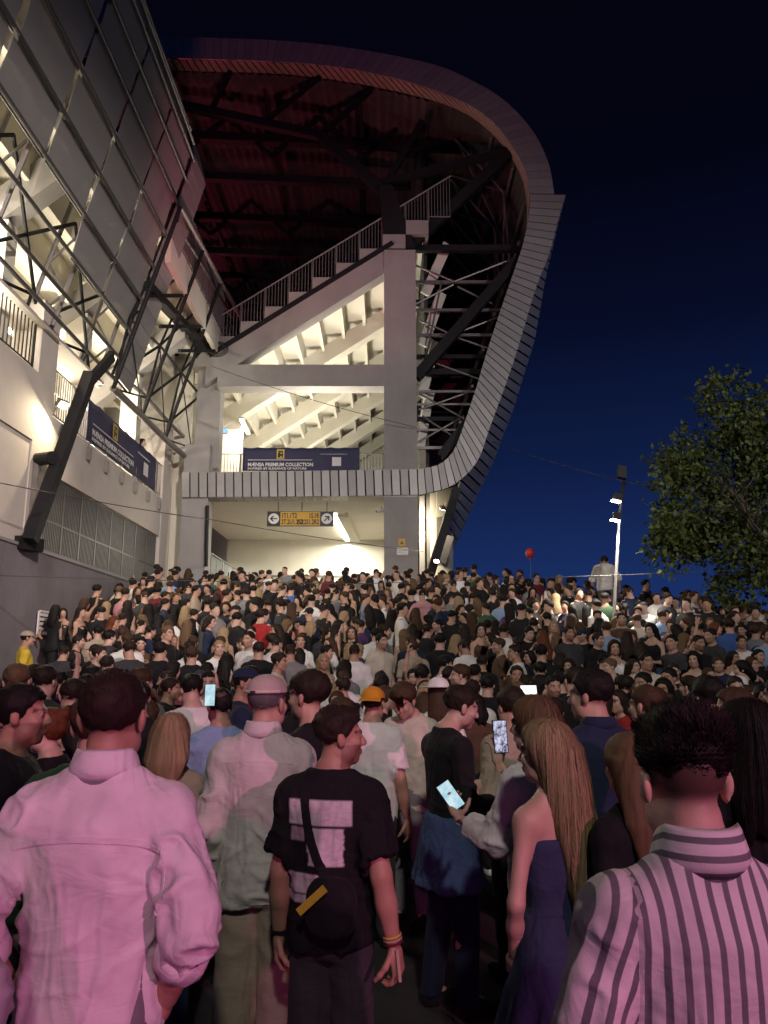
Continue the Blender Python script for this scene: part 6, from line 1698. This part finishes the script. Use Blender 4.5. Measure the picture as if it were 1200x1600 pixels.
# --- navy polo
S8 = dict(MI, build=1.12, hair='short', hthick=0.016, strands='short', nstr=4500, strl=0.014, strz=-0.085, stn=0.15, fade=0.5, seed=31, top='tee', sleeve=0.8, tgrow=0.022, loose=0.6, hem=0.46, hyaw=R(35))
p8, m8, i8 = fg(928, 1048, 3.9, S8, 16, 'broad person in a navy polo shirt and grey trousers, back turned', outfit(0, 'black', 'navy', 'grey'), {'top': 'polo_shirt', 'bottom': 'trousers'})
collar_part(i8, CM['navy'], sub(p8, 'polo_shirt'), high=0.03)
# --- others close by: px, top, Y, face, spec, outfit, label, names
OTHERS = [
 (30, 1072, 3.3, -78, dict(build=1.12, hair='short', hthick=0.016, fade=0.7, beard=0.5, seed=41, sleeve=0.75, tgrow=0.02, strands='short', nstr=4500, strl=0.013, strz=-0.085, stn=0.15), outfit(1, 'black', 'black', 'charcoal'), 'sturdy person in a black t-shirt at the left edge, face in profile', {}),
 (82, 1108, 4.1, 70, dict(sex='f', hair='bun', hthick=0.014, seed=42, sleeve=1.6, hyaw=R(12)), outfit(2, 'red', 'black', 'denim'), 'smiling person with tied-back hair in a black top turned toward neighbours', {}),
 (112, 1106, 4.6, 84, dict(sex='f', hair='long', hthick=0.02, hair_end=1.15, seed=43, sleeve=1.5), outfit(2, 'black', 'black', 'black'), 'person with long dark hair in a black top facing left', {}),
 (152, 1086, 2.95, 4, dict(hair='short', hthick=0.02, seed=44, sleeve=1.9, tgrow=0.026, build=1.0, arms={'L': ((0.12, 0.0, -0.27), (0.0, 0.15, -0.2)), 'R': ((0.03, 0.06, -0.29), (-0.05, 0.2, -0.1))}), outfit(0, 'brown', 'green', 'charcoal'), 'person in a green long-sleeved top half hidden behind the white shirt', {}),
 (268, 1118, 4.0, 4, dict(sex='f', hair='long', hthick=0.02, hair_end=1.28, seed=45, sleeve=1.4, strands='long', nstr=1300), outfit(2, 'blond', 'beige', 'denim'), 'person with straight blond hair in a beige top, back turned', {}),
 (346, 1075, 5.2, 30, dict(hair='buzz', fade=0.9, seed=46, sleeve=0.7, beard=0.4, arms={'L': ((0.05, 0.10, -0.25), (-0.02, 0.15, 0.22)), 'R': ((0.05, -0.03, -0.29), (0.0, 0.1, -0.2))}, hands={'L': {'curl': 0.8, 'd': (0, 0.3, 1), 'n': (0, 1, 0)}}), outfit(1, 'black', 'light blue', 'denim'), 'person with shaved head in a light blue t-shirt raising a phone', {}),
 (487, 1052, 4.2, 62, dict(hair='short', hthick=0.026, seed=47, sleeve=0.75, fade=0.7, beard=0.4), outfit(0, 'dark', 'black', 'black'), 'person in a black t-shirt looking left beside the pale cap', {}),
 (582, 1074, 5.6, -12, dict(hair='short', hthick=0.012, hat='cap', cap_back=True, seed=48, sleeve=0.75, tgrow=0.024, loose=0.8), outfit(1, 'dark', 'white', 'charcoal', cap=CM['orange']), 'person in a white t-shirt with a yellow-orange cap worn backwards', {}),
 (640, 1062, 6.0, 150, dict(hair='short', hthick=0.03, seed=49, sleeve=0.8, hpitch=R(-28), hfwd=0.03), outfit(0, 'brown', 'cream', 'grey'), 'person in a cream shirt with brown hair looking down', {}),
 (1172, 1100, 2.9, -20, dict(sex='f', hair='long', hthick=0.024, hair_end=1.22, seed=50, sleeve=1.6, strands='long', nstr=1300, hyaw=R(50)), outfit(2, 'black', 'black', 'black'), 'person with wavy dark hair in a black top behind the striped shirt', {}),
 (985, 1150, 2.9, 20, dict(sex='f', hair='wavy', hthick=0.02, hair_end=1.15, seed=51, sleeve=1.7), outfit(0, 'light', 'black', 'black'), 'person with light brown hair in a black sequinned top beside the denim dress', {}),
 (1108, 1062, 5.2, 8, dict(hair='short', hthick=0.03, seed=52, sleeve=0.75, fade=0.8, tgrow=0.022), outfit(0, 'black', 'cream', 'charcoal'), 'person in a cream t-shirt with a dark cross-body strap, back turned', {}),
 (1012, 1072, 4.7, 40, dict(hair='short', hthick=0.012, seed=53, fade=0.8, sleeve=0.8), outfit(0, 'brown', 'charcoal', 'grey'), 'person with very short hair in a dark grey t-shirt behind the spiky-haired one', {}),
 (1150, 1078, 4.3, 75, dict(sex='f', hair='long', hthick=0.02, hair_end=1.2, seed=54, sleeve=0.6), outfit(2, 'brown', 'black', 'black'), 'person with long brown hair in a black t-shirt looking left near the tree side', {}),
 (685, 1060, 6.6, 5, dict(sex='f', hair='long', hthick=0.018, hair_end=1.3, seed=55, hat='brimhat', sleeve=0.6), outfit(2, 'brown', 'white', 'denim', cap=CM['white']), 'person wearing a white brimmed hat in a white top', {}),
 (42, 986, 12.3, -60, dict(hair='short', hthick=0.016, seed=57, sleeve=0.8, hat='cap'), outfit(1, 'black', 'yellow', 'charcoal', cap=CM['beige']), 'person in a bright yellow t-shirt standing against the grey wall', {}),
 (800, 1076, 5.0, 20, dict(hair='short', hthick=0.022, seed=56, sleeve=1.9), outfit(0, 'dark', 'beige', 'charcoal'), 'person in a beige long-sleeved shirt behind the raised phone', {}),
]
for px_, py_, Y_, fc_, sp_, of_, lb_, nm_ in OTHERS:
    r_, ms_, in_ = fg(px_, py_, Y_, dict(MI, **sp_), fc_, lb_, of_, dict({'top': 't_shirt' if sp_.get('sleeve', 0.6) <= 1 else 'shirt', 'bottom': 'trousers'}, **nm_))
    if 'cross-body' in lb_: ribbon('strap', ms_, [(-0.12, 1.42), (0.0, 1.28), (0.13, 1.12)], 0.03, 0.002, CM['black'], r_)
phone('small lit phone raised beside the shaved head', 328, 1086, 5.0, 0.14, 0.07, R(5), R(20), scm)
phone('bright white phone screen glowing in the crowd beyond the raised phone', 826, 1078, 6.0, 0.075, 0.13, R(-15), R(5), screen_m('screen_white', (0.8, 0.85, 0.9), (1, 1, 1), 10, 1.6))
# pale sleeve of someone at the left border
S9 = dict(MI, build=1.05, hair='short', seed=61, top='shirt', sleeve=1.2, tgrow=0.03, folds=0.011, arms={'R': ((0.10, -0.04, -0.27), (-0.05, 0.18, -0.16))})
p9, m9, i9 = fg(-160, 1075, 1.75, S9, -6, 'person in a pale grey shirt mostly outside the left border', outfit(1, 'dark', people_mat('shirt_grey', (0.42, 0.42, 0.43), 0.85, tint=False, bump=0.3, bscale=450), 'charcoal'), {'top': 'shirt', 'bottom': 'trousers'})
# --- person in white shirt standing high by the pole, head bowed
pm_ = PY(947, 940, 18.0)
S10 = dict(MI, H=1.78, hair='short', hthick=0.02, top='shirt', sleeve=1.2, tgrow=0.03, loose=0.7, hem=0.5, seed=63, hpitch=R(-34), hfwd=0.07, arms={'L': ((0.12, 0.06, -0.25), (0.0, 0.12, -0.22)), 'R': ((0.14, 0.06, -0.24), (0.0, 0.12, -0.22))})
ms_, in_ = person_meshes(S10)
zt = PY(948, 872, 18.0).z
box_h = zt - 1.66 - ground_z(pm_.x, 18.0)
pl = thing('pedestal', 'low concrete block in the crowd behind the leaning light pole', 'block', (pm_.x, 18.0, ground_z(pm_.x, 18.0)))
MB().box(-0.3, 0.3, -0.25, 0.25, 0, box_h - 0.05).build('block', M['concrete'], pl); MB().box(-0.33, 0.33, -0.28, 0.28, box_h - 0.049, box_h).build('cap_stone', M['concrete'], pl)
place_person(ms_, (pm_.x, 18.0, ground_z(pm_.x, 18.0) + box_h), R(-20), 1.0, 'person in a white shirt standing above the crowd by the pole, head bowed', outfit(0, 'dark', 'white', 'grey'), {'top': 'shirt', 'bottom': 'trousers'})
FG.append((pm_.x, 18.0, 0.5))
# --- person on the gallery behind the banner
pg = PXx(216, 735, XW - 0.5)
ms_, in_ = person_meshes(dict(MI, H=1.7, sex='f', hair='long', hair_end=1.2, seed=66, sleeve=1.6))
place_person(ms_, (XW - 0.45, pg.y, Z_B1 - 0.03), R(-90), 1.0, 'person with dark hair looking over the left gallery banner', outfit(2, 'black', 'black', 'black'), {'top': 'shirt', 'bottom': 'trousers'})

# ------------------------------------------------------------------ the crowd
ARMS = {'down': {}, 'front': {'L': ((0.06, 0.03, -0.29), (-0.10, 0.20, 0.0)), 'R': ((0.06, 0.03, -0.29), (-0.10, 0.20, 0.02))},
        'chin': {'R': ((0.02, 0.14, -0.22), (-0.12, 0.08, 0.19)), 'L': ((0.05, 0.03, -0.29), (-0.12, 0.18, 0.02))},
        'hips': {'L': ((0.16, -0.06, -0.24), (-0.13, 0.12, -0.16)), 'R': ((0.06, -0.02, -0.29), (0.01, 0.06, -0.25))},
        'up': {'R': ((0.10, 0.10, 0.22), (-0.02, 0.06, 0.26)), 'L': ((0.05, -0.02, -0.29), (0.0, 0.08, -0.24))}}
VAR = [
 dict(n='tm', sex='m', top='tee', sleeve=0.72, hair='short', hthick=0.016, arms='down', fade=0.6, garment='t-shirt', hyaw=R(6), beard=0.4),
 dict(n='tm2', sex='m', top='tee', sleeve=0.75, hair='short', hthick=0.022, hrough=0.008, arms='front', build=1.06, fade=0.6, garment='t-shirt', hyaw=R(-14)),
 dict(n='tm3', sex='m', top='tee', sleeve=0.70, hair='buzz', fade=0.9, arms='hips', build=1.12, garment='t-shirt', hpitch=R(-8), beard=0.5),
 dict(n='sm', sex='m', top='shirt', sleeve=1.9, hair='short', hthick=0.013, arms='down', loose=0.8, tgrow=0.024, fade=0.6, garment='shirt', hyaw=R(22)),
 dict(n='sm2', sex='m', top='shirt', sleeve=1.45, hair='short', hthick=0.018, arms='chin', loose=0.7, tgrow=0.022, garment='shirt', hpitch=R(-12)),
 dict(n='cm', sex='m', top='tee', sleeve=0.75, hair='short', hthick=0.012, hat='cap', arms='down', garment='tee and cap', hyaw=R(-20), beard=0.3),
 dict(n='wl', sex='f', top='tank', hair='long', hair_end=1.18, arms='down', garment='strappy top', hyaw=R(10), hem=0.57),
 dict(n='ww', sex='f', top='tank', hair='wavy', hair_end=1.22, hthick=0.026, hwide=0.13, arms='front', garment='strappy top', hyaw=R(-16), hem=0.57),
 dict(n='wt', sex='f', top='tee', sleeve=0.6, hair='long', hair_end=1.25, arms='hips', garment='t-shirt', hyaw=R(18)),
 dict(n='wp', sex='f', top='shirt', sleeve=1.8, hair='pony', arms='front', garment='long-sleeved top', hyaw=R(-8)),
 dict(n='wb', sex='f', top='tee', sleeve=0.6, hair='bun', arms='chin', garment='t-shirt', hyaw=R(0), hpitch=R(-10)),
 dict(n='wu', sex='f', top='tube', hair='long', hair_end=1.10, arms='up', garment='strapless top', hyaw=R(0), hem=0.57),
 dict(n='wbob', sex='f', top='shirt', sleeve=1.7, hair='bob', hair_end=1.42, hthick=0.022, arms='down', garment='long-sleeved top', hyaw=R(-25)),
]
for i, V_ in enumerate(VAR):
    V_['pose'] = {'down': 'arms down', 'front': 'hands in front', 'chin': 'hand at chin', 'hips': 'hand on hip', 'up': 'arm raised'}[V_['arms']]
    V_['H'] = 1.77 if V_['sex'] == 'm' else 1.66; V_['arms'] = ARMS[V_['arms']]; V_['seed'] = 100 + i; V_['hscale'] = 0.93
    if V_['sex'] == 'f' and 'hair_end' in V_: V_['hair_end'] -= 0.03
def low_geo(V_, full):
    """one light mesh for far people: all parts joined, coloured by part slot"""
    S = dict(V_, res=0.055, hres=0.028, cres=0.060, hairres=0.030, bres=0.12, shoes=False, hands={'L': None, 'R': None}, folds=0.006, hthick=V_.get('hthick', 0.015) + 0.004, neck=0.885, hline=[-0.105, -0.095, -0.04, -0.01, 0.03, 0.062, 0.078, 0.085])
    g = person_geo(S); g.pop('_info'); vs, qs, sl = [], [], []; b = 0
    for part, code in (('body', 0), ('hair', 1), ('top', 2), ('bottom', 3), ('cap', 4)):
        if part in g:
            v, q = g[part][0], g[part][1]
            if part == 'body':                         # legs are inside the trousers
                P_ = v[q]; keep = (P_[:, :, 2] > 0.60 * V_['H']).all(1) & ~((np.abs(P_[:, :, 0]) < 0.13) & (P_[:, :, 2] < 0.74 * V_['H'])).all(1); q = q[keep]
            vs.append(v); qs.append(q + b); b += len(v); sl.append(np.full(len(q), code))
    return np.concatenate(vs), np.concatenate(qs), np.concatenate(sl)
cr = random.Random(23)
TOPC = [('black', 46), ('white', 22), ('grey', 5), ('navy', 8), ('beige', 4), ('brown', 3), ('red', 2), ('green', 2), ('blue', 1.2), ('light blue', 2), ('pink', 1.5), ('cream', 3), ('charcoal', 9), ('maroon', 2), ('purple', 0.5)]
BOTC = [('black', 40), ('denim', 25), ('dark denim', 15), ('beige', 10), ('grey', 10)]
def pick(tab): return cr.choices([t[0] for t in tab], [t[1] for t in tab])[0]
# candidate places
spots = []
def try_row(y, x0, x1):
    x = x0 + cr.uniform(0, 0.4)
    while x < x1:
        yy = y + cr.uniform(-0.12, 0.12)
        if y > STEP_Y0 and y < STEP_Y0 + STEP_N * STEP_D: yy = y + cr.uniform(-0.13, 0.13)
        depth = yy * CP + 0.3
        if abs(x) < 0.5 * depth + 0.35 and all((x - a) ** 2 + (yy - b) ** 2 > r * r for a, b, r in FG): spots.append((x, yy))
        x += cr.uniform(0.37, 0.49)
y = 4.9
while y < STEP_Y0 - 0.2:
    try_row(y, -0.5 * y - 0.4, 0.5 * y + 0.4); y += 0.60
for k in range(STEP_N): try_row(STEP_Y0 + (k + 0.5) * STEP_D, XW + 0.42, 12)
for j in range(4): try_row(STEP_Y0 + STEP_N * STEP_D + 0.35 + j * 0.62, -6.3 if j < 3 else -5.2, 11.5)
def blocked(x, y):
    if cL - 0.35 < x < cR + 0.4 and y > Y0 - 0.45: return True
    if y > 22.9 and x < -5.4: return True
    if x < -4.95 and 10.2 < y < 14.6: return True
    if y < 6.5 and -1.0 < x < 1.6: return True
    if 1.2 < x < 2.4 and y > 23.2: return True
    if y > STEP_Y0 and x > 3.4 and y > 21.8: return True
    return False
spots = [s for s in spots if not blocked(*s)]
spots = [s for s in spots if cr.random() > 0.05]
# people in front of whom the square is open stay back from the gap around the near group
spots.sort(key=lambda s: s[1])
N_IND = 300 - len(FG) - 2
people = []
for (x, y) in spots:
    V_ = cr.choices(VAR, [1.3, 1.1, 0.8, 1.0, 0.5, 0.5, 1.2, 1.1, 0.9, 0.7, 0.5, 0.12, 0.6])[0]
    tc_ = pick(TOPC)
    facing = cr.random()
    pf = 0.18 if x < 3 else 0.42
    if facing < pf: ang, fw = 180 + cr.uniform(-45, 45), 'facing outward'
    elif facing < pf + 0.22: ang, fw = cr.choice((-1, 1)) * cr.uniform(65, 110), 'sideways'
    else: ang, fw = cr.gauss(0, 24), 'facing uphill'
    hair = pick([('black', 30), ('dark', 30), ('brown', 22), ('light', 8), ('blond', 8), ('red', 2)]) if V_['sex'] == 'f' else pick([('black', 40), ('dark', 40), ('brown', 18), ('light', 2)])
    people.append((x, y, V_, tc_, pick(BOTC), hair, ang, fw, cr.choice((0, 0, 1, 2)), cr.uniform(0.92, 1.05)))
def where(x, y):
    if y < STEP_Y0: a = 'on the square'
    elif y < 13.4: a = 'low on stairs'
    elif y < 17.4: a = 'midway up stairs'
    elif y < 21.3: a = 'high on stairs'
    else: a = 'on the landing'
    u = x / y
    if u < -0.33: b = 'near grey wall'
    elif u < -0.17: b = 'below left pillar'
    elif u < -0.03: b = 'below hanging sign'
    elif u < 0.08: b = 'below column'
    elif u < 0.22: b = 'below curved panels'
    elif u < 0.36: b = 'beside light pole'
    else: b = 'toward the tree'
    return a + ' ' + b
MESH = {}
for V_ in VAR:
    MESH[V_['n']], _ = person_meshes(dict(V_, res=0.022, hres=0.010, cres=0.017, bres=0.028, handres=0.009))
for (x, y, V_, tc_, bc_, hair, ang, fw, sk, scl) in people[:N_IND]:
    lab = f"person in {tc_} {V_['garment']}, {V_['pose']}, {fw}, {where(x, y)}"
    if len(lab.split()) > 16: lab = f"person in {tc_} {V_['garment']}, {fw}, {where(x, y)}"
    mats = outfit(sk, hair, tc_, bc_, cr.choice(('black', 'white', 'brown')), cap=CM[cr.choice(('black', 'white', 'navy', 'charcoal'))])
    place_person(MESH[V_['n']], (x, y, ground_z(x, y)), R(ang), scl, lab, mats, {'top': V_['garment'].split(' and ')[0].replace('-', '_').replace(' ', '_'), 'bottom': 'trousers'}, 'people in the crowd')
rest = people[N_IND:]
LOW = {V_['n']: low_geo(V_, False) for V_ in VAR}
vs, qs, cs = [], [], []; b = 0
SKC = [(0.50, 0.31, 0.23), (0.42, 0.245, 0.17), (0.56, 0.36, 0.28)]
for (x, y, V_, tc_, bc_, hair, ang, fw, sk, scl) in rest:
    v, q, sl = LOW[V_['n']]
    M3 = rotz3(R(ang)) * scl
    vs.append((v @ M3.T + np.array([x, y, ground_z(x, y)])).astype(np.float32)); qs.append(q + b); b += len(v)
    pal = np.array([SKC[sk], HAIRC[hair], CLOTH[tc_], CLOTH[bc_], CLOTH['black']]); cs.append(pal[sl])
if vs:
    v, q, c = np.concatenate(vs), np.concatenate(qs), np.concatenate(cs)
    me = np_mesh('crowd', v, q)
    a = me.color_attributes.new('tint', 'FLOAT_COLOR', 'CORNER')
    a.data.foreach_set('color', np.repeat(np.c_[c, np.ones(len(c))], 4, 0).astype(np.float32).ravel())
    me.materials.append(people_mat('crowd_mix', (1, 1, 1), 0.75, bump=0.2, bscale=120, spec=0.25))
    o = bpy.data.objects.new('crowd', me); COL.objects.link(o)
    tag(o, 'dense far crowd packed on the upper stairs and landing', 'crowd', kind='stuff')
print('PEOPLE', len(FG), len(people), len(rest), 'tris', len(q) * 2 if vs else 0)
